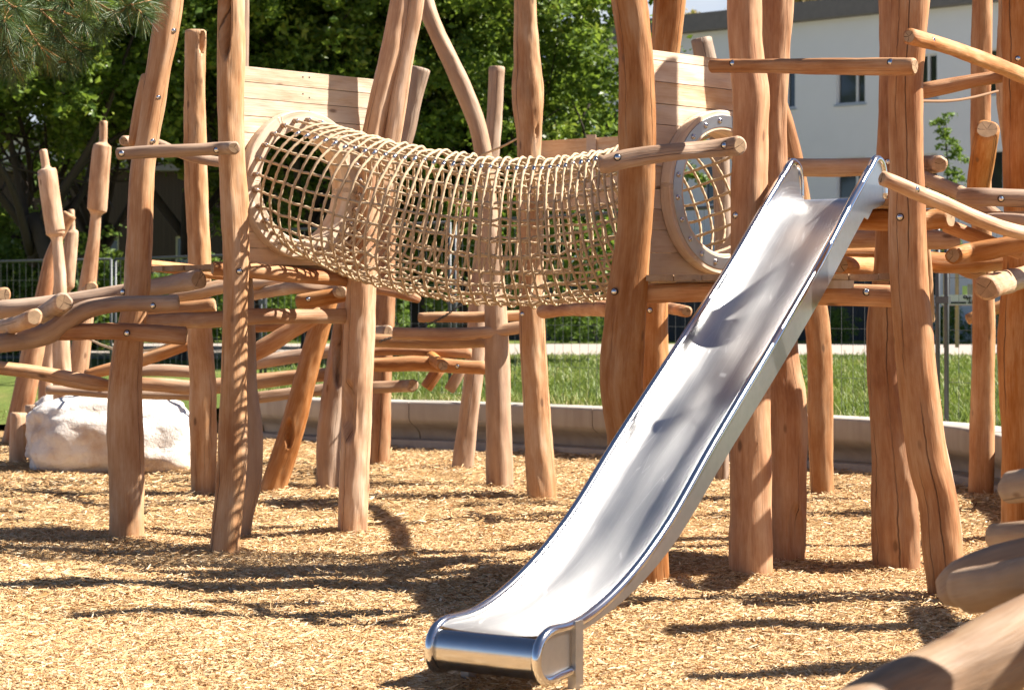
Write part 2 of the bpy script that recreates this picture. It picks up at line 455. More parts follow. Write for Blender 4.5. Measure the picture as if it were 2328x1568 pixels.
sc.view_settings.view_transform = 'Standard'; sc.view_settings.look = 'None'; sc.view_settings.exposure = 1.6; sc.view_settings.gamma = 1
sc.render.engine = 'CYCLES'
sc.cycles.use_denoising = True; sc.cycles.max_bounces = 8; sc.cycles.diffuse_bounces = 4; sc.cycles.glossy_bounces = 4
sc.cycles.sample_clamp_indirect = 6

# ------------------------------------------------------------------ upright posts
GP = 'peeled log posts of the climbing frame'
def post(label, d, pts, **kw):
    kw.setdefault('base', True); kw.setdefault('group', GP)
    return log('log_post', label, 'wooden post', d, pts, **kw)
post('stout leaning post beside the white boulder, with a sawn branch stub near its top', 9.75,
     [(289,1237,38),(287,1060,38),(283,895,36),(292,780,33),(307,693,31),(315,565,31),(326,362,30),(344,250,29),(362,150,28),(376,72,31),(386,0,32),(392,-40,32)], top=3.9,
     fork=[(312,330,20),(318,280,19),(326,225,17),(334,172,12)], bolts=[(397,73),(363,224),(350,323),(282,664)], mat=WP)
post('straight post with flat sawn top and knot hole, behind the leaning post', 12.5,
     [(463,1115,27),(462,983,29),(461,874,30),(455,765,29),(453,548,26),(449,471,26.5),(444,254,25),(445,72,25)], scars=[(460,97,7,27,.07)], mat=WP)
post('tall front post striped by the net shadow, with a hollow scar near its top', 9.4,
     [(510,1256,34),(518,1162,35),(525,1092,36),(532,874,31),(535,729,30),(537,584,29.5),(533,471,31),(527,362,29),(523,217,29),(525,100,30),(526,0,28),(527,-40,27)], top=3.9,
     scars=[(512,38,14,98,.08)], bolts=[(548,617)], mat=WP)
post('grey bulging post half hidden behind the net-striped front post', 10.05,
     [(550,1218,22),(556,1170,22),(571,1100,24),(573,1050,25),(573,983,25),(561,874,25),(556,743,24),(553,600,20),(551,400,16),(550,200,15),(550,0,15),(550,-40,15)], top=3.8, mat=WG)
post('forked post carrying the low corner of the plank wall where the rope net begins', 10.06,
     [(800,1232,36),(806,1050,36),(809,983,36),(812,874,36),(818,729,35),(823,609,34),(830,500,31),(838,430,30),(850,301,28),(876,181,26),(893,109,26),(906,36,24),(916,-30,22)], top=3.7,
     fork=[(868,430,21),(880,370,19),(893,310,18),(908,217,18),(924,120,17),(940,40,18),(952,-40,17)],
     scars=[(793,935,14,72,.065)], mat=WP)
post('long grey post bending over to the upper left behind the middle of the net', 12.75,
     [(1135,1108,31),(1133,1000,30),(1131,850,29),(1127,693,27),(1116,540,24),(1107,430,21),(1101,362,20),(1087,290,20),(1060,217,20),(1027,145,19),(992,72,18.5),(973,25,19),(960,-20,18)], top=3.95, mat=WG)
post('thin grey post with a flat top rising behind the bent grey one', 14.2,
     [(1051,1066,26),(1066,940,22),(1077,850,21),(1085,700,20),(1098,560,19),(1112,400,18),(1125,254,18),(1130,154,17.5)], mat=WG)
post('grey post with slanting cut top and long dark notch, behind the forked post', 12.6,
     [(746,1079,29),(749,983,28),(757,910,27),(770,820,26),(786,720,23),(812,600,21),(850,480,20),(890,390,20),(917,326,20),(940,217,22),(953,157,24)], scars=[(768,800,11,84,.085)], mat=WG)
post('slim post in the shade just behind the forked post', 14.6,
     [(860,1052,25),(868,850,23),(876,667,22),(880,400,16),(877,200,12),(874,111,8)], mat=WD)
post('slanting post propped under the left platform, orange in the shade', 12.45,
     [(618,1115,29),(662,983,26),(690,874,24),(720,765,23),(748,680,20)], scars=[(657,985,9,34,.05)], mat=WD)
post('tall post with a swollen scarred waist behind the middle of the rope net', 11.9,
     [(1232,1137,32),(1224,1019,31),(1218,910,29),(1211,801,29),(1208,693,29),(1206,500,27),(1203,355,26),(1203,290,28),(1201,230,33),(1200,199,33),(1200,150,29),(1197,90,28),(1195,0,25),(1194,-40,25)], top=4.0,
     scars=[(1188,190,12,58,.06),(1221,301,3,16,.03)], bolts=[(1188,714)], mat=WP)
post('thickest front post, bowed, standing before the near end of the rope net', 8.35,
     [(1472,1332,47),(1465,1230,47),(1445,1100,46),(1428,983,47),(1413,880,47),(1415,800,48),(1421,729,47),(1431,620,44),(1440,544,42),(1448,399,42),(1448,290,42),(1443,109,40),(1429,0,41),(1424,-40,41)], top=4.1,
     bolts=[(1395,663)])
post('straight front post with a long crack, between the round hatch and the slide', 8.5,
     [(1706,1330,50),(1706,1150,49),(1705,983,48),(1702,600,45),(1703,435,43),(1706,300,42),(1707,200,43),(1700,150,40),(1694,100,38),(1693,0,38),(1692,-40,38)], top=4.2,
     bolts=[(1670,491)])
post('post with a dark oval hollow behind the upper slide', 8.98,
     [(1790,1285,43),(1788,1100,45),(1786,935,45),(1775,800,36),(1768,600,30),(1764,400,26),(1763,326,25),(1764,217,27),(1766,109,30),(1767,0,36),(1767,-40,36)], top=4.1,
     scars=[(1799,932,19,70,.095),(1808,1200,15,58,.03)])
post('curved slender post bending away behind the slide chute', 12.25,
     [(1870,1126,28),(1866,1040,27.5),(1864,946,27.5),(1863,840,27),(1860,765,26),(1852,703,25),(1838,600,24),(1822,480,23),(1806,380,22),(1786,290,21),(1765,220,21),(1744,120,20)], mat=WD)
post('broad orange post directly behind the slide top platform', 8.8,
     [(2040,1297,49),(2034,1127,49),(2030,1055,46),(2013,874,42),(2011,711,40),(2021,600,38),(2027,400,36),(2032,200,36),(2033,0,36),(2033,-40,36)], top=4.1,
     bolts=[(2013,370)], scars=[(2057,1190,10,100,.012)])
post('dark streaked front post leaning beside the slide, crossed by two rails', 7.85,
     [(2154,1366,42),(2143,1231,44),(2131,1127,42),(2113,1055,42),(2097,946,41),(2088,874,41),(2078,765,42),(2067,620,41),(2064,500,40),(2064,435,39),(2061,326,39),(2060,174,40),(2066,72,40),(2069,0,41),(2070,-40,41)], top=4.35,
     bolts=[(2040,495)])
post('grey crooked leg tucked behind the foot of the dark streaked front post', 8.95,
     [(2164,1285,30),(2157,1200,30),(2146,1127,30),(2130,1040,30),(2112,960,30),(2092,860,28),(2076,740,26),(2066,620,24)], mat=WG)
post('upright post far to the right in front of the concrete bench', 11.95,
     [(2232,1135,27),(2233,1055,26),(2235,874,25),(2236,693,24),(2231,520,23),(2229,254,23),(2230,145,23),(2233,0,23),(2233,-40,23)], top=4.2)
post('cracked post cut by the right edge of the photo', 9.7,
     [(2322,1225,46),(2320,1150,46),(2320,1010,45),(2316,850,46),(2316,765,48),(2322,620,44),(2324,435,43),(2322,290,44),(2325,145,44),(2326,0,44),(2326,-40,44)], top=4.1,
     bolts=[(2305,138),(2313,557)], mat=WD)
post('pale bowed post behind the cracked one at the photo edge', 11.2,
     [(2318,1165,30),(2316,900,30),(2314,600,28),(2310,326,31),(2297,217,32),(2297,109,32),(2303,0,32),(2303,-40,32)], top=4.0, mat=WP)
post('orange post rising above the round hatch wall, dark stain down its side', 10.6,
     [(1488,1185,32),(1488,1000,30),(1489,850,30),(1490,690,29),(1497,500,28),(1505,300,28),(1511,145,29),(1518,60,33),(1522,0,35),(1524,-40,35)], top=3.9, bolts=[(1476,705)])
post('post with a grey rounded top seen over the round hatch wall', 13.2,
     [(1641,1093,17),(1643,800,18),(1643,500,19),(1632,300,22),(1614,190,25),(1594,90,24)], mat=WG)

# ------------------------------------------------------------------ carved and short posts on the far left
GC = 'turned spindle posts'
def cpost(label, d, pts, **kw): return log('carved_post', label, 'carved post', d, pts, base=True, group=GC, lump=.3, lin=True, **kw)
cpost('turned spindle post leaning left with a thick barrel head, nearest the photo edge', 15.6,
      [(148,1010,24),(143,900,22),(139,790,20),(137,700,16),(136,620,14),(130,548,12),(128,539,14),(127,532,21),(126,528,22),(122,500,22.5),(113,440,22.5),(107,392,22.5),(105.5,386,21),(105,383,12),(104,380,10),(101,360,9.5),(98,342,9)], mat=WP, n=30)
cpost('upright turned spindle post with the tallest barrel head', 15.9,
      [(158,1000,28),(160,925,27),(178,838,23),(187,772,21),(197,667,20),(203,620,18),(213,548,14),(218,490,12),(219,483,16),(220,478,22),(221,470,22.5),(226,400,22),(231,345,21.5),(233,331,20),(234,324,10),(234.5,318,9),(235,300,9),(235,277,9)], mat=WP, n=30)
cpost('orange slanting post with a narrow carved neck behind the spindle posts', 17.0,
      [(30,1000,24),(53,910,26),(76,794,26),(98,680,20),(114,590,15),(132,540,12),(148,505,15),(158,488,16)], mat=WD)
cpost('small turned spindle half hidden between the two barrel headed ones', 17.4,
      [(104,985,17),(104,850,17),(120,760,15),(140,690,10),(152,658,9),(154,650,15),(157,600,16),(162,545,15),(164,528,14),(163,522,8),(162,478,7)], mat=WP)
def spost(label, d, pts, **kw): return log('short_post', label, 'short post', d, pts, base=True, group='short posts beside the boulder', **kw)
spost('knee high round post at the near side of the boulder end', 14.6, [(40,1056,20),(40,1000,19.5),(42,940,19)], mat=WP)
spost('darker short post tied to a rope, touching the boulder', 15.0, [(74,1045,15),(72,980,14),(70,922,14)], mat=WG)

# ------------------------------------------------------------------ rails bolted to the posts
GR = 'rails bolted across the posts'
def rail(label, d, pts, **kw):
    kw.setdefault('group', GR); return log('log_rail', label, 'log rail', d, pts, **kw)
rail('grey weathered rail joining the leaning post and the net-striped post', 9.2, [(268,349,14),(330,345,15),(430,341,15),(500,337,16),(531,336,16,9.0)], bolts=[(279,350),(495,342)], mat=WG)
rail('crooked thin rail hidden behind the grey weathered rail', 10.4, [(283,321,13,10.2),(320,322,12),(360,326,10),(400,345,11),(440,358,12),(480,366,12),(512,370,12)], mat=WG)
rail('short thick rail crossing in front of the round hatch', 8.0, [(1366,376,18,8.0),(1385,372,20),(1403,366,20),(1450,357,20),(1530,346,18),(1600,340,18,8.05),(1660,334,20,8.05),(1680,331,21,8.0)], bolts=[(1403,359),(1645,332)], mat=WG)
rail('highest straight rail above the slide, pale cut end facing out', 8.05, [(1617,150,16,8.1),(1680,150,16.5),(1800,150,17,7.8),(1950,151,19,7.55),(2050,151,20,7.45),(2077,151,20,7.42)], bolts=[(1665,146),(2022,144)])
rail('rail passing behind the slide top with a pale end beyond the posts', 9.6, [(1774,380,20),(1860,382,20),(1990,379,19),(2060,376,19),(2120,374,18.5),(2137,373,18,9.45)], mat=WP)
rail('slanting upper rail that starts at the dark streaked post and leaves the frame', 7.55, [(2069,84,19,7.5),(2110,95,18,7.6),(2150,106,18,7.8),(2230,135,18,8.2),(2328,174,18,8.7),(2380,196,18,8.95)], bolts=[(2114,95)])
rail('lower slanting handrail from the slide top down to the photo edge', 7.45, [(2008,405,17,7.42),(2040,418,17,7.45),(2078,435,17.5,7.5),(2150,464,17,7.6),(2220,496,18,7.75),(2280,518,17,7.85),(2328,530,17,7.95),(2380,540,17,8.1)], bolts=[(2078,432)], mat=WP)
rail('faint rail crossing behind the upper slanting rail', 9.8, [(2098,207,19),(2150,197,18),(2210,185,16),(2290,172,14)])
rail('rail dropping away behind the lower handrail', 9.6, [(2090,400,18),(2140,420,17,9.4),(2200,448,17,9.2),(2250,480,16,9.1),(2300,520,16,9.0)], mat=WP)
rail('shaded blunt rail bolted to the post at the photo edge', 8.9, [(2192,450,20,9.0),(2215,449,21),(2271,449,20),(2328,452,20),(2380,455,20)], bolts=[(2271,453)], mat=WG)

# ------------------------------------------------------------------ beams below the platforms
GB = 'beams under the platforms'
def beam(label, d, pts, **kw): return log('log_beam', label, 'log beam', d, pts, group=GB, **kw)
beam('beam under the outer edge of the left platform, sawn end showing', 10.2, [(328,603,15,10.05),(360,606,15),(420,613,14,10.4),(500,624,13,10.7),(560,632,12,10.9)], bolts=[(366,604)])
beam('beam carrying the plank wall from the net-striped post to the forked post', 9.62, [(486,611,17,9.55),(540,613,18,9.6),(640,623,18,9.7),(720,630,18,9.95),(792,636,17,10.1)])
beam('long sunlit beam below, tying the net-striped post to the forked post', 9.95, [(330,733,16,10.2),(420,729,17,10.0),(506,725,17,9.75),(568,720,17,9.72),(680,719,16,9.9),(786,718,17,10.05)], mat=WP)
beam('beam under the hatch platform, reaching from the thickest post to the slide', 8.35, [(1462,668,21,8.4),(1540,664,22,8.4),(1640,663,22,8.35),(1740,666,23,8.25),(1850,668,24,8.1),(1940,669,24,8.0),(2036,672,24,7.95)], bolts=[(1966,664)])
beam('stout beam under the slide top platform', 8.72, [(1930,499,25,8.8),(1990,501,26),(2060,502,26),(2120,500,24,8.75),(2158,498,23,8.7)])
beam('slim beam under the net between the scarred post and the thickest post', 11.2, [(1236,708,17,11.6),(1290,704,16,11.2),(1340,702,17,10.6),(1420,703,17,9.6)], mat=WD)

# ------------------------------------------------------------------ stacked climbing logs
GL = 'climbing logs of the low log maze'
def clog(label, d, pts, **kw):
    kw.setdefault('group', GL); return log('climbing_log', label, 'climbing log', d, pts, **kw)
clog('long log running behind the leaning post from the photo edge to a raised sawn end', 10.15, [(-60,707,22,10.3),(0,703,22),(109,692,20),(200,679,19),(275,667,19),(340,655,19,10.1),(410,643,21,9.9),(450,636,21,9.7)], mat=WG)
clog('log pointing at the viewer with a dark cracked sawn end', 9.3, [(40,742,19,11.2),(90,718,20,10.2),(120,702,22,9.5),(144,687,22,9.0)], mat=WG)
clog('log pointing at the viewer with a pale sunlit sawn end', 9.1, [(-40,762,20,10.0),(0,747,19,9.6),(40,736,18,9.2),(77,721,19,8.8)], mat=WP)
clog('lowest stub poking in at the photo edge with a cracked pale end', 10.8, [(-60,676,17,11.6),(-20,673,17,11.0),(9,670,17,10.6)], mat=WP)
clog('wavy weathered log crossing in front of the leaning post', 9.4, [(-60,790,20,9.25),(0,780,20,9.3),(60,771,21),(110,757,22),(150,730,22),(190,706,21),(250,693,18),(310,690,17,9.38),(360,689,17,9.4),(403,687,16,9.4)], bolts=[(350,695)], mat=WG)
clog('straight log bolted under the wavy one, cut square at its end', 9.42, [(80,752,17,9.6),(140,756,18),(230,753,19),(330,756,20),(421,763,20)], bolts=[(292,757)])
clog('pale log slanting from the photo edge down to the leaning post', 10.2, [(-60,825,14),(0,836,15),(80,846,16),(170,864,19),(225,873,17),(246,876,13)], mat=WP)
clog('straight pale log behind both left posts, level with the boulder top', 13.0, [(316,872,16),(380,876,17),(433,881,17),(510,876,18),(583,867,18),(680,856,17),(760,850,16)], mat=WP)
clog('dark grey log lying just above the boulder', 13.4, [(108,886,12),(180,889,12),(250,894,13),(340,896,13),(440,899,12)], mat=WG)
clog('log rising to the right behind the leaning post', 12.8, [(196,852,12),(252,838,14),(320,820,14),(380,800,14),(430,782,13)], mat=WD)
clog('short level log between the two left posts', 13.2, [(310,843,13),(370,842,13.5),(440,846,13)], mat=WG)
clog('log passing under the left platform just below its deck', 12.2, [(390,675,15),(450,664,16),(506,652,16),(568,647,14),(650,640,13),(740,632,12)], mat=WP)
clog('thick pale log with a square end between the two left posts', 11.2, [(330,708,15),(400,703,16),(460,698,16),(487,695,16)], mat=WP)
clog('log under the plank wall tapering to a round pale sawn end', 11.6, [(566,672,14,12.4),(640,658,14,12),(700,655,15),(745,659,14),(774,663,15,11.2)], mat=WP)
clog('rounded log end with a bolt, under the plank wall', 11.4, [(676,685,16),(700,683,19),(740,676,19),(790,668,17)], bolts=[(703,680)], mat=WD)
clog('thin log glimpsed below the sunlit beam', 12.6, [(578,746,11),(640,742,11),(700,736,11)], mat=WD)
clog('log climbing steeply beside the slanting prop', 11.9, [(570,806,18),(610,784,19),(650,758,18),(690,735,17),(730,712,16)], mat=WD)
clog('log passing behind the slanting prop at knee height', 13.4, [(580,826,15),(640,815,15),(700,806,14),(790,795,14)], mat=WG)
clog('small dark log between the bulging post and the slanting prop', 13.3, [(579,858,9),(610,862,10),(640,861,9),(665,862,8)], mat=WD)
clog('low dark log ending in a sawn face past the forked post', 13.7, [(583,904,13),(660,894,13),(740,885,13),(850,880,14),(920,877,14),(938,876,14,13.5)], mat=WG)
clog('short log with a grey round end beside the forked post', 13.9, [(800,756,12,14.2),(850,754,13),(882,753,13,13.6)], mat=WG)
clog('long pale log behind the forked post, chained to its neighbours', 13.0, [(800,772,13),(849,774,14),(930,777,14),(1020,779,13),(1105,777,13)], mat=WP)
clog('pale log below the net with one free end, second from the top of its stack', 12.7, [(895,757,13),(940,759,13),(1010,760,14),(1103,756,14),(1180,744,14),(1215,738,13)], mat=WP)
clog('topmost pale log below the net with one free end', 12.85, [(953,722,11),(1000,721,12),(1080,721,12),(1179,717,12),(1215,716,12)], mat=WP)
clog('shaded log in the middle of the stack below the net', 13.6, [(800,800,12),(900,795,12),(1000,799,13),(1070,803,12)], mat=WD)
clog('thick bolted log at the bottom of the stack below the net', 13.3, [(800,828,14),(860,829,15),(950,826,16),(1040,833,15),(1103,836,15)], bolts=[(1040,832)], mat=WD)
clog('log end pointing at the viewer from the stack below the net', 13.4, [(968,800,12,14.2),(985,815,14,13.4),(1007,832,14,12.7)], mat=WD)
clog('stub hanging down from the stack, nearer the forked post', 13.9, [(1000,838,14),(985,858,15),(970,880,15)], mat=WD)
clog('stub hanging down from the stack, nearer the bent grey post', 13.9, [(1050,835,12),(1038,860,13),(1022,886,13)], mat=WG)
clog('round pale log end against the foot of the tallest spindle post', 14.8, [(190,668,12,16.0),(200,662,13,15.2),(208,655,14,14.5)], mat=WP)
clog('bent log end sticking out under the net', 12.6, [(850,655,13),(895,662,13),(930,672,12),(953,682,8)], mat=WD)
clog('short log end under the hatch platform', 10.8, [(1500,697,13,11.2),(1535,703,14),(1560,708,14,10.4)], mat=WD)
clog('thick hewn log with a dark collar, behind the dark streaked post', 9.7, [(1905,544,21),(1985,543,21),(2060,544,22),(2110,545,23),(2150,546,22),(2168,545,20),(2176,543,17)], mat=WP)
clog('log low behind the slide top with a sunlit strip', 10.0, [(1880,578,13),(1960,577,14),(2060,584,18),(2110,596,23),(2200,598,23),(2285,592,22),(2340,588,20)], mat=WD)
clog('dark blunt stub beside the broad orange post', 8.95, [(1913,604,22,8.8),(1950,607,23),(1995,610,22,9.2)], mat=WD)
clog('split log with a wedge cut end, below the lower handrail', 8.75, [(2168,581,20,8.6),(2200,575,24),(2250,566,24),(2300,556,22),(2350,548,20)], mat=WD)
clog('log pointing at the viewer with a dark round cracked end', 8.7, [(2243,655,27,8.2),(2270,645,27,8.6),(2310,634,26,9.2),(2350,622,25,9.8)], mat=WP)
clog('upright stub with a split sloping sawn top', 9.4, [(2222,440,24,9.7),(2226,410,25,9.55),(2234,355,26,9.42),(2244,296,26,9.2)], mat=WD)
clog('far small log ends behind the far right post', 12.7, [(2200,726,12),(2236,712,13),(2290,690,13)], mat=WD)
clog('diagonal log descending below the lower handrail', 9.2, [(2150,512,16),(2210,535,16),(2270,558,15),(2320,575,15)], mat=WD)
clog('shaded log end low at the photo edge beneath the handrail', 8.6, [(2255,500,17),(2300,501,18,8.4),(2328,503,18,8.3),(2360,504,18)], mat=WG)
clog('forked stub hanging below the log with a sunlit strip', 10.3, [(2170,600,13),(2195,612,15),(2215,620,14),(2235,612,12)], mat=WD)
clog('pale sunlit prop behind the dark streaked post, sawn at the bottom', 10.0, [(2088,500,22,9.7),(2096,610,22,9.9),(2102,690,21,10),(2108,728,18,10.05)], mat=WP)
GF = 'blurred climbing logs close to the viewer'
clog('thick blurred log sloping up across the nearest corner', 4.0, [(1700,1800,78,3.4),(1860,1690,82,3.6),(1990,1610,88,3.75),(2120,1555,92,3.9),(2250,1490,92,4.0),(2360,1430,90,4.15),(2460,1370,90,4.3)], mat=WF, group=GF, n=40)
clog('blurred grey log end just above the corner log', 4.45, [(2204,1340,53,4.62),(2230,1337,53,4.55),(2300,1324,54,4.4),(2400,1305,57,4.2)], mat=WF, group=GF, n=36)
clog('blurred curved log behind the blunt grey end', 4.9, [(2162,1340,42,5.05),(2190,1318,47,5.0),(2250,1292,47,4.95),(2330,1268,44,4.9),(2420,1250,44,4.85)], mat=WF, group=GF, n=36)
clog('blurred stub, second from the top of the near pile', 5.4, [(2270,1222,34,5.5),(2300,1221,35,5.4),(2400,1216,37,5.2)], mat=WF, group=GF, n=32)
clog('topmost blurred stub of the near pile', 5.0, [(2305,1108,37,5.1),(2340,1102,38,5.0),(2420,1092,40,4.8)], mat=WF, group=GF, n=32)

# unseen logs added beyond the right edge to shade the chips and near logs
def world_log(name, label, cat, rows, mat, group):
    SEED[0] += 1
    v, f, mi, g, sm = tube_log(rows, SEED[0], 22, .06)
    p0, p1 = Vector(rows[0][:3]), Vector(rows[-1][:3])
    M = Matrix.Translation(p0) @ (p1-p0).normalized().to_track_quat('Z', 'Y').to_matrix().to_4x4()
    return tag(obj(name, mesh(name, v, f, [mat, WE], mi, np.array(sm), g), None, M), label, cat, group)
GO = 'added shade-casting posts and rails beyond the photo edge'
for (x, y, h, r_) in ((2.25, 5.55, 2.6, .10), (2.05, 4.85, 2.1, .09), (2.75, 6.35, 3.0, .11), (3.35, 8.15, 2.75, .12), (3.15, 9.1, 2.6, .10), (3.9, 7.2, 3.1, .12), (4.2, 9.9, 3.3, .11)):
    world_log('log_post', 'post beyond the photo edge, unseen, added to cast a stripe of shade', 'wooden post', [(x, y, -.15, r_), (x+.03, y, h*.5, r_*.97), (x-.02, y+.03, h, r_*.9)], WD, GO)
for (a_, b_, r_) in (((2.15, 4.5, 1.55), (2.75, 6.6, 1.75), .075), ((1.95, 4.4, 1.15), (2.5, 6.2, 1.2), .08), ((3.2, 7.6, 1.5), (3.3, 9.6, 1.5), .08)):
    m_ = [(a_[k]+b_[k])/2 for k in range(3)]
    world_log('log_rail', 'rail beyond the photo edge, unseen, added to cast shade', 'log rail', [(*a_, r_), (m_[0]+.04, m_[1], m_[2]+.05, r_), (*b_, r_*.95)], WG, GO)

# ------------------------------------------------------------------ plank walls with round hatches
def annulus(mb, c, u, w, nrm, r0, r1, d0, d1, mi=0, n=72, bev=.006, gr=True):
    """ring round axis nrm through c, between depths d0 < d1 along nrm, outer edges bevelled"""
    prof = [(r0, d0), (r0, d1-bev), (r0+bev, d1), (r1-bev, d1), (r1, d1-bev), (r1, d0+bev), (r1-bev, d0), (r0+bev, d0)]
    k = len(prof); v = []; g = []
    for i in range(n):
        a = 2*math.pi*i/n
        for r, d in prof:
            v.append(c + u*(r*math.cos(a)) + w*(r*math.sin(a)) + nrm*d); g.append((r-.4+.3*math.floor(a/(math.pi/3)), d, r*a))
    f = []
    for i in range(n):
        j = (i+1) % n
        for q in range(k):
            q2 = (q+1) % k; f.append((i*k+q, i*k+q2, j*k+q2, j*k+q))
    mb.add(v, f, mi, g)
def wall_panel(label, c, u, front, left, right, bottom, top, plank_h, metal, peg_side, lift):
    """c: hatch centre; u: unit vector along the wall; front: unit normal; left/right: extents along u; bottom/top heights"""
    zc = c.z; base = Vector((c.x, c.y, bottom))
    root = thing('hatch_wall', label, 'plank wall', base, 0, 'plank walls with a round hatch',
                 Matrix.Translation(base) @ Matrix.Rotation(math.atan2(u.y, u.x), 4, 'Z'))
    th = .019; Rh = .41; up = Vector((0, 0, 1)); z = bottom; i = 0
    rs = np.random.default_rng(int(abs(c.x)*1000))
    while z < top - .02:
        z1 = min(z + plank_h*rs.uniform(.94, 1.06), top)
        if top - z1 < .04: z1 = top
        za, zb = z + .002, z1 - .002
        mb = MB(); dn = rs.uniform(-.0015, .0015)
        q = [za + (zb-za)*k/8 for k in range(9)]
        go = np.array((i*.37, 0, rs.uniform(0, 9)))
        hit = abs((za+zb)/2 - zc) < Rh + plank_h
        def half(side, l, r):
            v = []; g = []
            for zz in q:
                cc = math.sqrt(max(0., Rh*Rh - (zz-zc)**2)) if hit else 0.
                lo, hi = (l, -cc) if side < 0 else (cc, r)
                tl = lift*(zz-bottom)/(top-bottom)
                for d in (th+dn, -th):
                    for a in (lo, hi):
                        v.append(Vector((c.x, c.y, zz + tl*-(a-l)/(r-l+1e-6)*0)) + u*a + front*d); g.append(go + np.array((zz-za, d, a)))
            f = []
            for k in range(8):
                b = k*4
                f += [(b, b+1, b+5, b+4), (b+3, b+2, b+6, b+7), (b+2, b, b+4, b+6), (b+1, b+3, b+7, b+5)]
            f += [(0, 2, 3, 1), (32, 33, 35, 34)]
            mb.add(v, f, 0, g)
        if hit and za < zc+Rh and zb > zc-Rh: half(-1, left, right); half(1, left, right)
        else:
            v = []; g = []
            for zz in (za, zb):
                for d in (th+dn, -th):
                    for a in (left, right): v.append(Vector((c.x, c.y, zz)) + u*a + front*d); g.append(go + np.array((zz-za, d, a)))
            mb.add(v, [(0, 1, 5, 4), (3, 2, 6, 7), (2, 0, 4, 6), (1, 3, 7, 5), (0, 2, 3, 1), (4, 5, 7, 6)], 0, g)
            for a in (-.02, .03):
                if i % 1 == 0 and not metal:
                    p = Vector((c.x, c.y, (za+zb)/2 + rs.uniform(-.02, .02))) + u*(a + .05) + front*(th+dn)
                    mb.box(p, u*.004, up*.004, front*.0015, 1)
        mb.build('plank', [WK, DARKHOLE], root); z = z1; i += 1
    ring = MB()
    annulus(ring, c, u, up, front, .345, .46, th+.002, th+.075)
    ring.build('hatch_ring', WK, root)
    back = MB(); annulus(back, c, u, up, front*-1, .345, .46, th+.002, th+.075); back.build('hatch_ring', WK, root)
    liner = MB(); annulus(liner, c, u, up, front, .3455, .40, -th-.001, th+.001, bev=.0005); liner.build('hatch_lining', WK, root)
    if metal:
        m = MB(); annulus(m, c, u, up, front, .365, .432, th+.074, th+.079, bev=.0015, n=96); mp = m.build('steel_ring', PLATE, root)
        dome = MB(); n = 14; v = []; prof = [(.0165, 0), (.0158, .004), (.012, .0085), (.006, .0108), (.004, .0105), (.0038, .004)]
        for r, zz in prof: v += [(r*math.cos(2*math.pi*k/n), r*math.sin(2*math.pi*k/n), zz) for k in range(n)]
        fs = [(a*n+k, a*n+(k+1) % n, (a+1)*n+(k+1) % n, (a+1)*n+k) for a in range(5) for k in range(n)] + [tuple(5*n+k for k in range(n))]
        dm = mesh('bolt', v, fs, [POLISH, DARKHOLE], [0]*(4*n) + [1]*(n+1), True)
        for k in range(20):
            a = 2*math.pi*(k+.35)/20
            b = bpy.data.objects.new('bolt', dm); link(b, mp)
            b.matrix_local = MWORLD[mp.name].inverted() @ (Matrix.Translation(c + u*(.399*math.cos(a)) + up*(.399*math.sin(a)) + front*(th+.0788)) @ front.to_track_quat('Z', 'Y').to_matrix().to_4x4())
    # pegs that hold the net
    pd = front * peg_side; pm = MB()
    pm.tube([(0, 0, 0), (0, 0, .034)], .0155, 12, 0); pm.tube([(0, 0, .034), (0, 0, .042), (0, 0, .045)], [.0125, .0115, .007], 12, 1)
    pme = mesh('peg', pm.v, pm.f, [WG, POLISH], pm.mi, np.array(pm.sm), pm.g); out = []
    for k in range(26):
        a = 2*math.pi*(k+.5)/26
        p = c + u*(.402*math.cos(a)) + up*(.402*math.sin(a)) + pd*(th+.074)
        b = bpy.data.objects.new('peg', pme); link(b, root)
        b.matrix_local = MWORLD[root.name].inverted() @ (Matrix.Translation(p) @ pd.to_track_quat('Z', 'Y').to_matrix().to_4x4())
    return root
UP = Vector((0, 0, 1))
LU = Vector((.73, .70, 0)).normalized(); LN = Vector((LU.y, -LU.x, 0))
RU = Vector((.47, .45, 0)).normalized(); RN = Vector((RU.y, -RU.x, 0))
LC = Vector((-1.335, 12.38, 2.195)); RC = Vector((1.125, 11.22, 2.085))
wall_panel('pale plank wall whose round hatch holds the left end of the rope net', LC, LU, LN, -.47, .64, 1.70, 2.905, .102, False, 1, 0)
wall_panel('plank wall whose round hatch has a bolted steel ring, beside the slide', RC, RU, RN, -.62, .52, 1.615, 2.845, .118, True, -1, 0)

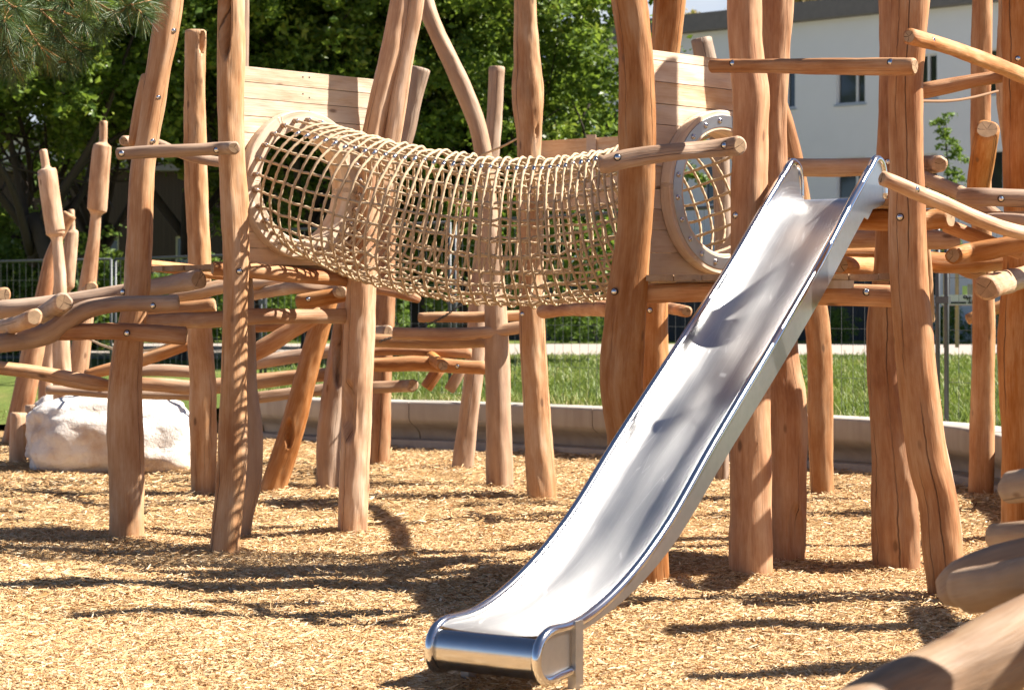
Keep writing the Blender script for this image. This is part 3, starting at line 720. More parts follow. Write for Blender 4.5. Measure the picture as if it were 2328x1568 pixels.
# ------------------------------------------------------------------ rope tunnel
a0 = LC + LN*.115; a3 = RC - RN*.115
def tun(t):
    h = .95
    p = a0*(1-t)**3 + (a0+LN*h)*(3*t*(1-t)**2) + (a3-RN*h)*(3*t*t*(1-t)) + a3*t**3
    p = p.copy(); p.z -= .25*4*t*(1-t); return p
def tunf(t):
    e = 1e-3; T = (tun(min(t+e, 1)) - tun(max(t-e, 0))).normalized()
    s = Vector((-T.y, T.x, 0)).normalized()      # sideways
    return T, s, T.cross(s)*-1 if T.cross(s).z < 0 else T.cross(s)
rsn = np.random.default_rng(5)
WOB = rsn.uniform(-.012, .012, (43, 26)); TW = rsn.uniform(-.02, .02, (43, 26))
NR, NS = 40, 26
def netpt(j, k, rad_off=0., fj=None):
    t = .02 + .96*j/NR
    T, s, n = tunf(t); r = .392 + .028*4*t*(1-t) + rad_off
    i0 = int(min(42, max(0, round(j)))); a = 2*math.pi*(k+.5)/NS
    w = WOB[i0, int(k) % NS]*min(1, 4*t*(1-t)*2)
    c = tun(t); sag = 1 + .02*(4*t*(1-t))
    a2 = a + TW[i0, int(k) % NS]*min(1, 4*t*(1-t)*2)
    skew = -.0*math.sin(a)
    return c + s*((r+w)*math.cos(a2)*-1) + n*((r+w)*math.sin(a2)*sag) + T*skew
def rope_geo(mb, pts, r=.0080, closed=False, pitch=.052, n=9, phase=0.):
    P = [list(p) for p in pts]
    if closed: P = P + [P[0]]
    S = spline(P, .011); C = [Vector(p) for p in S]
    if closed: C = C[:-1]
    fr = frames(C, closed); m = len(C); s = 0.; v = []
    for i in range(m):
        if i: s += (C[i]-C[i-1]).length
        a, b = fr[i]
        for q in range(n):
            th = 2*math.pi*q/n; rr = r*(1 + .20*math.cos(3*(th - 2*math.pi*s/pitch/3*1.0 + phase)))
            v.append(C[i] + (a*math.cos(th)+b*math.sin(th))*rr)
    f = [(i*n+q, i*n+(q+1) % n, ((i+1) % m)*n+(q+1) % n, ((i+1) % m)*n+q) for i in range(m if closed else m-1) for q in range(n)]
    mb.add(v, f, 0, smooth=True)
troot = thing('rope_tunnel', 'sagging tunnel net of tan twisted rope slung between two round hatches', 'rope tunnel', tun(.5) - Vector((0, 0, .46)))
for k in range(NS):
    m = MB(); a = 2*math.pi*(k+.5)/NS
    pl = LC + LU*(-.402*math.cos(a)*-1) + UP*(.402*math.sin(a)) + LN*(.019+.074+.03)
    T, s, nn = tunf(0)
    # match hatch peg order to net order through the sideways direction
    sgn = -1 if s.dot(LU) > 0 else 1
    pl = LC + LU*(.402*math.cos(a)*sgn) + UP*(.402*math.sin(a)) + LN*.122
    T, s1, nn = tunf(1); sg1 = -1 if s1.dot(RU) > 0 else 1
    pr = RC + RU*(.402*math.cos(a)*sg1) + UP*(.402*math.sin(a)) - RN*.122
    rope_geo(m, [pl] + [netpt(j, k) for j in range(0, NR+1)] + [pr], phase=k)
    m.build('lengthwise_rope', ROPE, troot)
cl = MB(); cl.tube([(0, 0, -.019), (0, 0, .019)], .0125, 12); cl.tube([(0, 0, -.0225), (0, 0, .0225)], .0095, 10)
CLM = mesh('clamp', cl.v, cl.f, POLISH, cl.mi, np.array(cl.sm))
for j in range(0, NR+1):
    m = MB(); jj = j
    rope_geo(m, [netpt(jj, k, .011)  for k in [q/1. for q in range(NS)]], closed=True, phase=j)
    m.build('rope_hoop', ROPE, troot)
    p, q = netpt(jj, 3, .012), netpt(jj, 4, .012); c = (p+q)/2
    b = bpy.data.objects.new('clamp', CLM); link(b, troot)
    b.matrix_local = MWORLD[troot.name].inverted() @ (Matrix.Translation(c) @ (q-p).normalized().to_track_quat('Z', 'Y').to_matrix().to_4x4())

# ------------------------------------------------------------------ platforms
def deck(label, o, u, v, lu, lv, z, nb, th=.032, mat=WO):
    """boards run along v, stacked along u, from corner o"""
    root = thing('platform_deck', label, 'deck', Vector((o.x, o.y, z-th)), 0, 'wooden platform decks'); rs = np.random.default_rng(nb*7+int(z*100))
    w = lu/nb
    for i in range(nb):
        m = MB(); e = rs.uniform(-.012, .02); c = o + u*(w*(i+.5)) + v*(lv/2 - e/2)
        m.box((c.x, c.y, z-th/2+rs.uniform(-.002, .002)), v*((lv+e)/2), u*(w/2-.0025), UP*(th/2), 0, (i*.4, 0, i*1.7))
        m.build('board', mat, root)
deck('weathered platform deck behind the pale plank wall, seen from below its edge', LC + LU*-.5 - LN*.03 - UP*LC.z, -LN, LU, .92, 1.10, 1.703, 8)
deck('platform deck with ragged board ends under the hatch ring wall', Vector((.70, 10.42, 0)), Vector((1.30, -.42, 0)).normalized(), Vector((.42, 1.30, 0)).normalized(), 1.36, .42, 1.612, 9)
deck('small upper deck where the slide begins', Vector((1.50, 10.93, 0)), Vector((.86, -.51, 0)).normalized(), Vector((.51, .86, 0)).normalized(), .80, .34, 2.012, 6)
deck('sliver of sunlit deck beyond the lower handrail', Vector((2.62, 11.2, 0)), Vector((.97, -.22, 0)).normalized(), Vector((.22, .97, 0)).normalized(), .7, .5, 1.98, 5)
bal = thing('plank_balustrade', 'shaded plank parapet with an upright batten, seen behind the near end of the net', 'plank parapet', W(1320, 480, 12.1), 0)
A, B = W(1226, 480, 12.1), W(1500, 470, 11.6)
for q in range(4):
    m = MB(); z0 = A.z + .135*q; dd = (B-A); dd.z = 0; c = (A+B)/2
    m.box((c.x, c.y, z0+.065), dd*.5, Vector((-dd.y, dd.x, 0)).normalized()*.016, UP*.0645, 0, (q*.3, 0, q*2.1)); m.build('plank', WK, bal)
c = W(1346, 440, 12.1) + (B-A)*0; m = MB(); p = A + (B-A)*.44
m.box((p.x, p.y-.045, A.z+.27), Vector((.035, -.005, 0)), Vector((.002, .02, 0)), UP*.285, 0, (1, 0, 3)); m.build('batten', WK, bal)
# a loose board end under the hatch platform
mb = MB(); mb.box(W(1898, 647, 8.02), Vector((.085, -.02, 0)), Vector((0, .05, 0)), Vector((0, 0, .02)))
tag(mb.build('board_end', WK), 'short orange board end tucked under the platform beside the slide', 'board')

# ------------------------------------------------------------------ the slide
BR = Vector((.117, 7.47, 0)); BL = Vector((-.291, 7.724, 0)); TV = Vector((1.862, 3.12, 0)); SL = TV.length; SUV = TV.normalized()
AC = (BR-BL).normalized(); Wd = (BR-BL).length; MIDP = (BR+BL)/2
RZ = np.array([(-.02, .2226), (.0144, .2246), (.0769, .230), (.1427, .287), (.212, .386), (.274, .503), (.408, .834), (.608, 1.312), (.748, 1.655), (.909, 2.085), (.945, 2.175)])
HZD = np.array([(-.02, .022), (.0144, .024), (.0769, .045), (.1427, .085), (.212, .115), (.408, .145), (.8, .15), (.909, .15), (1, .2)])
def crv(T, t):
    """smooth interpolation through the table"""
    x, y = T[:, 0], T[:, 1]; m = np.gradient(y, x); i = int(np.clip(np.searchsorted(x, t)-1, 0, len(x)-2))
    h = x[i+1]-x[i]; u = min(1, max(0, (t-x[i])/h))
    return (2*u**3-3*u*u+1)*y[i] + (u**3-2*u*u+u)*h*m[i] + (-2*u**3+3*u*u)*y[i+1] + (u**3-u*u)*h*m[i+1]
railz = lambda t: crv(RZ, t)
BZ = [(t, railz(t)-crv(HZD, t)) for t in np.linspace(.0, .90, 46)]
tb, zb = BZ[-1]
BZ += [(.92, zb+.045), (.938, 2.003), (.955, 2.017), (.98, 2.019), (1.0, 2.019)]
def sp3(t, a, z):  # along, across (-.5..5), height
    p = MIDP + SUV*(t*SL) + AC*(a*Wd); return Vector((p.x, p.y, z))
sl = thing('slide', 'long shiny steel slide running down from the platform to the wood chips', 'slide', (MIDP.x, MIDP.y, 0), 0)
# side rail path in (t,z): loop at the foot, along the chute, over the top
lp = [(.062, .050), (.03, .045), (.012, .040), (-.004, .052), (-.0125, .085), (-.0145, .13), (-.0105, .175), (.0, .207), (.016, .2235)]
path = lp + [(t, railz(t)) for t in np.linspace(.035, .93, 40)] + [(.945, 2.172), (.957, 2.208), (.968, 2.225), (.979, 2.223), (.99, 2.203), (.997, 2.165), (.9995, 2.11), (1.0, 2.02)]
bt = np.array([b[0] for b in BZ]); bz = np.array([b[1] for b in BZ])
bedz = lambda t: float(np.interp(t, bt, bz))
# bed: U section with rounded corners, the front rolled under
secs = []
for t, z in BZ: secs.append((t, z, (0, 0, 1) if 0 else None))
rows = []; fil = .115
def section(t, z, hh, tilt):
    """points across the chute from left rail to right rail; tilt = unit (along, up) normal of the bed"""
    out = []; half = .5*Wd - .006; rad = .175 if t < .90 else max(.03, .175*(1-(t-.90)/.05)); rv = hh*.80
    nx, nz = tilt
    prof = [(-half, hh)] + [(-half, hh*.9)] + [(-half + rad - rad*math.cos(a), rv - rv*math.sin(a)) for a in np.linspace(0, math.pi/2, 10)]
    mid = np.linspace(-half+rad, half-rad, 9)[1:-1]
    prof = prof + [(x, 0) for x in mid] + [(-x, h) for x, h in prof[::-1]]
    for x, h in prof:
        p = MIDP + SUV*(t*SL + nx*h) + AC*x; out.append(Vector((p.x, p.y, z + nz*h)))
    return out, prof
v = []; g = []; nsec = 0; cum = 0; prev = None
for i, (t, z) in enumerate(BZ):
    j0, j1 = max(0, i-1), min(len(BZ)-1, i+1)
    dz = BZ[j1][1]-BZ[j0][1]; ds = (BZ[j1][0]-BZ[j0][0])*SL; L = math.hypot(ds, dz); nrm = (-dz/L, ds/L)
    tt = min(t, .945); hh = (railz(tt) - bedz(tt)) * ds/L if t < .93 else .10
    hh = max(.012, hh)
    pts, prof = section(t, z, hh, nrm); cum += 0 if prev is None else math.hypot((t-prev[0])*SL, z-prev[1]); prev = (t, z)
    v += pts; g += [(x, h, cum) for x, h in prof]; nsec = len(pts)
f = [(i*nsec+k, i*nsec+k+1, (i+1)*nsec+k+1, (i+1)*nsec+k) for i in range(len(BZ)-1) for k in range(nsec-1)]
obj('chute', mesh('chute', v, f, STEEL, None, True, g), sl)
# rolled front lip
fz = BZ[0][1]; v = []; g = []; rl = .078; cx = np.linspace(-.5*Wd+.006, .5*Wd-.006, 12)
prof = [(0.0, fz)] + [(-.0 - rl*.62*math.sin(a)*1.0, fz - rl*(1-math.cos(a))) for a in np.linspace(.12, math.pi*.98, 18)] + [(.10, fz-2*rl+.004)]
for q, (s, z) in enumerate(prof):
    for x in cx:
        p = MIDP + SUV*s + AC*x; v.append(Vector((p.x, p.y, z))); g.append((x, 0, -s - q*.012))
n = len(cx); f = [(i*n+k, (i+1)*n+k, (i+1)*n+k+1, i*n+k+1) for i in range(len(prof)-1) for k in range(n-1)]
f = [q[::-1] for q in f]
LIP = simple('rolled_steel', (.47, .47, .475), .2, 1., nscale=18, namt=.1)
obj('front_lip', mesh('front_lip', v, f, LIP, None, True, g), sl)
for side in (-.5, .5):
    m = MB(); S = spline([(t*SL, 0, z) for t, z in path], .025)
    m.tube([sp3(p[0]/SL, side, p[2]) for p in S], .0205, 14); m.build('side_rail', POLISH, sl)
    # side plate below the rail
    m = MB(); sgn = 1 if side > 0 else -1; off = AC*(.004*sgn); top = []; bot = []
    for t in np.linspace(.055, .905, 48):
        zt = railz(t); d = float(np.interp(t, [.05, .12, .22, .36, .6, .9], [.035, .045, .075, .115, .145, .165]))
        zb_ = zt - d; 
        top.append((t, zt)); bot.append((t + .012*min(1, max(0, (t-.1)/.2)), max(.05 if t < .2 else -9, zb_)))
    for t, zt, zb_ in ((.925, 2.125, 1.90), (.945, 2.172, 1.955), (.968, 2.22, 1.97), (.985, 2.212, 1.985), (.998, 2.14, 2.0)): top.append((t, zt)); bot.append((min(t+.006, 1.0), zb_))
    v = []
    for (a, b) in zip(top, bot):
        for o2 in (0, 1):
            v.append(sp3(a[0], side, a[1]) + off*(1 if o2 else -1)*1 + AC*(0)); v.append(sp3(b[0], side, b[1]) + off*(1 if o2 else -1))
    L4 = len(top)
    for ia, ib in ((0, 1), (3, 2), (1, 3)):
        vv = [v[i*4+q] for i in range(L4) for q in (ia, ib)]
        m.add(vv, [(2*i, 2*i+1, 2*i+3, 2*i+2) for i in range(L4-1)], 0, smooth=True)
    m.build('side_plate', PLATE, sl)
    # cheek plate inside the foot loop
    m = MB(); c = sp3(.03, side, .135); v = []
    loop = [q for q in lp] + [(.062, railz(.062)-.0)]
    for o2 in (-1, 1): v += [sp3(t, side, z) + off*o2*.8 for t, z in loop]
    k = len(loop); m.add(v, [tuple(range(k)), tuple(range(2*k-1, k-1, -1))], 0); m.build('cheek_plate', PLATE, sl)
    m = MB(); p = sp3(.066, side, 0) + AC*(.006*sgn); m.box((p.x, p.y, .075), SUV*.030, AC*.018, UP*.165); m.build('foot', PLATE, sl)
# pressed maker's mark inside the top of the chute: a small ring and two bars
m = MB(); cpt = sp3(.965, .5, 2.085) - AC*.0065
m.tube([cpt + SUV*(.012*math.cos(a)) + UP*(.012*math.sin(a)) for a in np.linspace(0, 2*math.pi, 20)[:-1]], .0012, 6, closed=True)
for q in (0, 1): m.box(cpt + SUV*.042 + UP*(.004-.009*q), SUV*.022, AC*.001, UP*.0018)
m.build('pressed_mark', GALV, sl)

# ------------------------------------------------------------------ ground and wood chips
t = NT('soil_and_fine_chips')
tc = t.n('ShaderNodeTexCoord').outputs['Object']
n1 = t.noise(tc, 1.3, 5); n2 = t.noise(tc, 70, 5, .7)
vo = t.n('ShaderNodeTexVoronoi'); vo.inputs['Scale'].default_value = 1
t.l(t.mul(tc, (45, 90, 60)), vo.inputs['Vector'])
c = t.ramp(n2, [(.3, (.20, .10, .038)), (.5, (.42, .255, .11)), (.68, (.62, .42, .20))])
c = t.mix(.5, c, t.ramp(t.n('ShaderNodeSeparateColor').outputs[0], [(0, (.45, .26, .11)), (1, (.6, .4, .2))]))
c = t.mix(t.math('MULTIPLY', n1, .4), c, (.42, .24, .10))
t.pbr(c, .9, 0, .15, t.bump(t.math('ADD', n2, vo.outputs['Distance']), 1., .03)); GROUNDM = t.m
def gz(x, y):
    z = np.zeros_like(x)
    for (bx_, by_, br_) in POSTB: z = z + .02*np.exp(-((x-bx_)**2+(y-by_)**2)/(br_*1.9)**2)
    z = z - .05*np.exp(-(((x+.22)/.5)**2+((y-7.15)/.4)**2))
    return z + (.018*np.sin(x*1.7+.6*y)+.014*np.sin(2.9*y-1.1*x+1)+.010*np.sin(5.3*x+3.1*y)+.006*np.sin(9.7*x-7*y+2)) - .01
xs = np.linspace(-9, 9, 181); ys = np.linspace(3, 27, 241)
X, Y = np.meshgrid(xs, ys); Z = gz(X, Y)
v = np.stack([X, Y, Z], -1).reshape(-1, 3); nx = len(xs)
ii, jj = np.meshgrid(np.arange(len(ys)-1), np.arange(nx-1), indexing='ij'); b0 = (ii*nx+jj).ravel()
o = obj('ground', mesh('ground', v, np.stack([b0, b0+1, b0+nx+1, b0+nx], -1), GROUNDM)); tag(o, kind='structure')
SOIL = simple('far_soil', (.28, .19, .11), .95, nscale=.5)
o = obj('terrain', mesh('terrain', [(-900, -200, -.12), (900, -200, -.12), (900, 1500, -.12), (-900, 1500, -.12)], [(0, 1, 2, 3)], SOIL)); tag(o, kind='structure')

t = NT('shredded_wood_chips')
tone = t.n('ShaderNodeAttribute', attribute_name='tone').outputs['Fac']
c = t.ramp(tone, [(0., (.20, .08, .024)), (.2, (.42, .235, .088)), (.5, (.58, .375, .18)), (.8, (.72, .52, .30)), (1., (.81, .68, .47))])
b = t.pbr(c, .75, 0, .2); CHIP = t.m
def chips(n, d0, d1, wide, lmul, seed):
    r = np.random.default_rng(seed)
    y = d0*(d1/d0)**r.random(n) if False else np.sqrt(r.random(n)*(d1*d1-d0*d0)+d0*d0)
    x = (r.random(n)*2-1)*(y*.262+wide)
    L = r.gamma(4, .0062, n)*lmul + .007; Wd_ = (r.gamma(3, .00115, n) + .0013)*lmul
    a = r.normal(0, 1.0, n) + np.where(r.random(n) < .3, r.uniform(0, 3.14, n), 0); pit = r.normal(0, .19, n); rol = r.normal(0, .42, n)
    d = np.stack([np.cos(a)*np.cos(pit), np.sin(a)*np.cos(pit), np.sin(pit)], -1)
    sd = np.stack([-np.sin(a), np.cos(a), np.zeros(n)], -1); nn = np.cross(d, sd)
    s = sd*np.cos(rol)[:, None] + nn*np.sin(rol)[:, None]; nn = np.cross(d, s)
    c = np.stack([x, y, gz(x, y) + .006 + np.abs(r.normal(0, .008, n)) + np.abs(np.sin(pit))*L*.28], -1)
    h = (Wd_*.35)[:, None]; L2 = (L/2)[:, None]; W2 = (Wd_/2)[:, None]; tp = r.uniform(.3, 1., n)[:, None]
    P = np.stack([c-d*L2-s*W2, c-d*L2*.9+nn*h, c-d*L2+s*W2*tp, c+d*L2-s*W2*tp, c+d*L2*.93+nn*h, c+d*L2+s*W2], 1)
    tone = np.clip(r.normal(.55, .25, n), 0, 1)
    return P.reshape(-1, 3), np.repeat(tone, 6)
V = []; T_ = []
for args in ((175000, 5.6, 9.0, .35, 1.0, 1), (140000, 9.0, 13.0, .4, 1.1, 2), (65000, 13.0, 21.5, .6, 1.5, 3), (70000, 5.0, 16.0, 3.0, 1.25, 4)):
    a_, b_ = chips(*args); V.append(a_); T_.append(b_)
V = np.concatenate(V); T_ = np.concatenate(T_); n = len(V)//6; b0 = np.arange(n)*6
f = np.concatenate([np.stack([b0, b0+3, b0+4, b0+1], -1), np.stack([b0+1, b0+4, b0+5, b0+2], -1)])
o = obj('wood_chips', mesh('wood_chips', V, f, CHIP, smooth=False, tone=T_)); tag(o, 'loose golden shredded wood chips covering the playground', kind='stuff')

# ------------------------------------------------------------------ concrete seat wall, lawn, path
BP = [(560, 17.4), (700, 16.8), (930, 16.4), (1130, 16.0), (1370, 15.3), (1600, 14.75), (1830, 14.2), (2000, 13.7), (2140, 13.15), (2240, 12.4), (2328, 11.4), (2400, 10.2), (2470, 8.9)]
bp = []
for px, d in BP:
    D = d*K; bp.append(((px-1164)/F*D, D, 0))
BS = spline([list(p) for p in bp], .12)
prof = [(-.44, .44), (-.43, .455), (-.03, .46), (-.006, .452), (.0, .43), (-.004, .285), (-.02, .255), (-.08, .215), (-.17, .175), (-.23, .13), (-.25, .07), (-.25, -.1)]
seglen = [0, 26, 58, 90, 121, 153, len(BS)]
seglen = [min(q, len(BS)) for q in seglen]
cur = 0; nseg = 6; cuts = np.linspace(0, len(BS)-1, nseg+1).astype(int)
slabs = ['where it begins behind the slanting prop', 'behind the forked post and the chained logs', 'behind the scarred post under the net', 'behind the lower slide', 'curving behind the far right post', 'at the photo edge, curving towards the viewer']
for sidx in range(nseg):
    S = BS[cuts[sidx]:cuts[sidx+1]+1].copy(); C = [Vector(p) for p in S]
    if sidx < nseg-1: C[-1] = C[-2] + (C[-1]-C[-2])*.93
    m = MB(); v = []
    for i, c in enumerate(C):
        T = (C[min(i+1, len(C)-1)]-C[max(i-1, 0)]).normalized(); back = Vector((-T.y, T.x, 0))
        if back.y < 0 and T.x > 0: back = -back
        for d, z in prof: v.append(c + back*(-d) + UP*z)
    k = len(prof); f = [(i*k+q, i*k+q+1, (i+1)*k+q+1, (i+1)*k+q) for i in range(len(C)-1) for q in range(k-1)]
    m.add(v, f, 0, smooth=True); m.add(v[:k], [tuple(range(k))]); m.add(v[-k:], [tuple(range(k))[::-1]])
    o = m.build('concrete_bench', CONC); tag(o, 'segment of the curved concrete seat wall ' + slabs[sidx], 'concrete bench', 'segments of the curved concrete seat wall')
# low base strip along the foot of the seat wall
m = MB(); v = []
for i, p in enumerate(BS):
    c = Vector(p); T = Vector(BS[min(i+1, len(BS)-1)]-BS[max(i-1, 0)]).normalized(); back = Vector((-T.y, T.x, 0))
    for d, z in ((.02, -.05), (.02, .055), (.035, .062), (.245, .062)): v.append(c + back*d + UP*z)
f = [(i*4+q, i*4+q+1, (i+1)*4+q+1, (i+1)*4+q) for i in range(len(BS)-1) for q in range(3)]
m.add(v, f); o = m.build('kerb', CONC); tag(o, kind='structure')

t = NT('lawn_soil')
tc = t.n('ShaderNodeTexCoord').outputs['Object']
n1 = t.noise(tc, .5, 5, .6); n2 = t.noise(tc, 30, 4, .7)
c = t.ramp(n1, [(.36, (.075, .12, .026)), (.52, (.12, .165, .037)), (.66, (.22, .20, .07))])
n3 = t.noise(t.mul(tc, (4, 1.2, 1)), 1, 5, .7); c = t.mix(t.ramp(n3, [(.42, 0.), (.62, .8)]), c, (.05, .085, .02)); c = t.mix(t.math('MULTIPLY', n2, .6), c, (.17, .19, .05)); t.pbr(c, .95, 0, .1, t.bump(n2, .6, .03)); LAWN = t.m
front = [Vector((-30, 24.0, .02)), Vector((-14, 24.0, .02)), Vector((-9, 23.9, .02)), Vector((-5.6, 23.4, .06)), Vector((-4.0, 22.7, .2))]
for i, p in enumerate(BS):
    c = Vector(p); T = Vector(BS[min(i+1, len(BS)-1)]-BS[max(i-1, 0)]).normalized(); front.append(c + Vector((-T.y, T.x, 0))*.42 + UP*.40)
front += [Vector((9, 9.5, .4)), Vector((40, 9.5, .4))]
v = []; f = []
NRW = 10
for i, p in enumerate(front):
    fx = p.x*3.2 if i < 5 or True else p.x
    e = Vector((-75 + 185*i/(len(front)-1), 120, .42))
    for k in range(NRW+1):
        u = (k/NRW)**2; q = p.lerp(e, u); q.z = p.z + (.42-p.z)*min(1, u*6) ; v.append(q)
for i in range(len(front)-1):
    for k in range(NRW):
        a = i*(NRW+1)+k; f.append((a, a+NRW+1, a+NRW+2, a+1))
o = obj('lawn', mesh('lawn', v, f, LAWN)); tag(o, kind='structure')
def lawn_z(x, y): return .40 if y > 24 else .39
# paths across the lawn
ASPH = simple('grey_asphalt', (.17, .17, .18), .9, nscale=40, namt=.2); PAVE = simple('pale_paving', (.33, .285, .25), .9, nscale=8, namt=.12)
def strip(name, d0, d1, z, mat):
    w = 60; v = [(-w, d0*K, z), (w, d0*K - 6, z), (w, d1*K - 6, z), (-w, d1*K, z)]
    o = obj(name, mesh(name, v, [(0, 1, 2, 3)], mat)); tag(o, kind='structure')
strip('road', 32.5, 35.2, .434, ASPH); strip('footpath', 35.2, 44.5, .438, PAVE)
# grass blades
r = np.random.default_rng(11); n = 230000
y = 17.2 + (33.*K-17.2)*r.random(n)**1.25; x = (r.random(n)*2-1)*(y*.272+.6)
bx = BS[:, 0]; by = BS[:, 1]; order = np.argsort(bx)
fy = np.interp(x, bx[order], by[order], left=23.6, right=13) + .5
ok = (y > fy) & ((y < 32.3*K) | (r.random(n) < .0)); x, y = x[ok], y[ok]; n = len(x)
z = np.where(x < -3.6, np.clip(.02 + (y-23.6)*.02, .0, .42), .40)
hgt = r.gamma(5, .0095, n) + .015 + .10*(r.random(n) < .012); wdt = r.uniform(.006, .014, n) * (y/22); a = r.uniform(0, 6.28, n); ln = r.normal(0, .5, (n, 2))*hgt[:, None]
P = np.stack([np.stack([x-np.cos(a)*wdt, y-np.sin(a)*wdt, z-.01], -1), np.stack([x+np.cos(a)*wdt, y+np.sin(a)*wdt, z-.01], -1),
              np.stack([x+ln[:, 0]+np.cos(a)*wdt*.25, y+ln[:, 1]+np.sin(a)*wdt*.25, z+hgt], -1), np.stack([x+ln[:, 0]-np.cos(a)*wdt*.25, y+ln[:, 1]-np.sin(a)*wdt*.25, z+hgt], -1)], 1)
patch = .5+.5*np.sin(x*.9+2)*np.sin(y*.7+x*.35); near = np.clip(1-(y-fy[ok])/1.6, 0, 1)
tone = np.clip(r.normal(.45, .16, n) + .25*(patch-.5) + .35*near*r.random(n), 0, 1)
def leafmat(name, stops, trans=.35, rough=.55):
    t = NT(name); tone = t.n('ShaderNodeAttribute', attribute_name='tone').outputs['Fac']
    c = t.ramp(tone, stops)
    p = t.n('ShaderNodeBsdfPrincipled'); t.l(c, p.inputs['Base Color']); p.inputs['Roughness'].default_value = rough; p.inputs['Specular IOR Level'].default_value = .35
    tr = t.n('ShaderNodeBsdfTranslucent'); c2 = t.mix(.5, c, (.22, .30, .03)); t.l(c2, tr.inputs['Color'])
    mx = t.n('ShaderNodeMixShader'); mx.inputs[0].default_value = trans; t.l(p.outputs[0], mx.inputs[1]); t.l(tr.outputs[0], mx.inputs[2])
    t.l(mx.outputs[0], t.out.inputs[0]); return t.m
GRASS = leafmat('grass_blades', [(0, (.07, .115, .025)), (.45, (.165, .225, .052)), (.72, (.30, .30, .10)), (1, (.46, .37, .18))], .3)
o = obj('grass', mesh('grass', P.reshape(-1, 3), np.arange(n*4).reshape(-1, 4), GRASS, smooth=False, tone=np.repeat(tone, 4))); tag(o, 'short patchy sunlit grass on the lawn', kind='stuff')

# ------------------------------------------------------------------ boulders
def boulder(label, c, size, seed, rot):
    import bmesh
    bm = bmesh.new(); bmesh.ops.create_icosphere(bm, subdivisions=5, radius=1)
    from mathutils import noise
    for q in bm.verts:
        p = q.co.copy(); s = Vector((math.copysign(abs(p.x)**.74, p.x), math.copysign(abs(p.y)**.7, p.y), math.copysign(abs(p.z)**.80, p.z)))
        k = noise.noise(p*1.1 + Vector((seed, 0, 0)))*.12 + noise.noise(p*2.6 + Vector((0, seed, 0)))*.075 + noise.noise(p*6 + Vector((0, 0, seed)))*.04 + noise.noise(p*14)*.018
        s *= 1 + k; q.co = Vector((s.x*size[0], s.y*size[1], s.z*size[2]))
    me = bpy.data.meshes.new('boulder'); bm.to_mesh(me); bm.free(); me.materials.append(STONE)
    me.polygons.foreach_set('use_smooth', np.ones(len(me.polygons), bool))
    o = bpy.data.objects.new('boulder', me); o.location = c; o.rotation_euler = (0, 0, R(rot)); link(o); tag(o, label, 'boulder', 'limestone boulders'); return o
c = W(256, 1000, 14.4); boulder('large pale limestone boulder lying on the chips behind the leaning post', (c.x, c.y, .25), (.77, .60, .43), 3.1, 8)
c = W(190, 940, 16.9); boulder('second pale boulder showing over the back of the large one', (c.x, c.y, .15), (.62, .5, .40), 8.7, -10)

# ------------------------------------------------------------------ mesh fence
FP = [(-560, 26.2), (-140, 24.6), (258, 22.8), (598, 20.6), (1029, 18.4), (1507, 16.1), (2142, 13.75), (2560, 12.5)]
fp = []
for px, d in FP: fp.append(Vector(((px-1164)/F*d*K, d*K, 0)))
WIREM = simple('dull_fence_wire', (.16, .165, .17), .5, .6)
flab = ['beyond the photo edge', 'behind the spindle posts', 'behind the leaning post', 'behind the plank wall', 'behind the net', 'behind the slide', 'behind the far right post']
for i in range(len(fp)-1):
    a, b = fp[i], fp[i+1]; d = (b-a).normalized(); z0 = .06 if i < 2 else (.15 if i == 2 else .37); zt = 2.12 if i < 3 else 2.42
    if i == 0: continue
    root = thing('mesh_fence_panel', 'galvanised wire mesh site fence panel ' + flab[i], 'fence panel', (a.x, a.y, z0), math.atan2(d.y, d.x), 'site fence panels')
    A, B = a + d*.05, b - d*.05
    m = MB(); m.tube([A+UP*z0, A+UP*zt], .021, 10); m.build('post', GALV, root)
    m = MB(); m.tube([B+UP*z0, B+UP*zt], .021, 10); m.build('post', GALV, root)
    m = MB(); m.tube([A+UP*zt, B+UP*zt], .019, 8); m.build('rail', GALV, root)
    m = MB(); m.tube([A+UP*(z0+.03), B+UP*(z0+.03)], .014, 8); m.build('rail', GALV, root)
    m = MB(); L = (B-A).length; nw = int(L/.14)
    for k in range(1, nw): p = A + d*(L*k/nw); m.tube([p+UP*(z0+.03), p+UP*zt], .0018, 4, cap=False)
    for z in np.arange(z0+.42, zt-.05, .45): m.tube([A+UP*z, B+UP*z], .0018, 4, cap=False)
    m.build('wire_mesh', WIREM, root)
    m = MB(); m.box((b.x, b.y, z0), d*.30, Vector((-d.y, d.x, 0))*.11, UP*.07); 
    m.build('foot_block', CONC, root)
    m = MB(); zc = 1.50; p = b - Vector((0, .03, 0)); m.box((p.x, p.y, zc), d*.075, Vector((-d.y, d.x, 0))*.018, UP*.03, 0); m.box((p.x, p.y-.02, zc+.008), d*.035, Vector((-d.y, d.x, 0))*.003, UP*.012, 1)
    m.build('clamp', [GALV, simple('blue_sticker%d' % i, (.08, .22, .55), .5)], root)

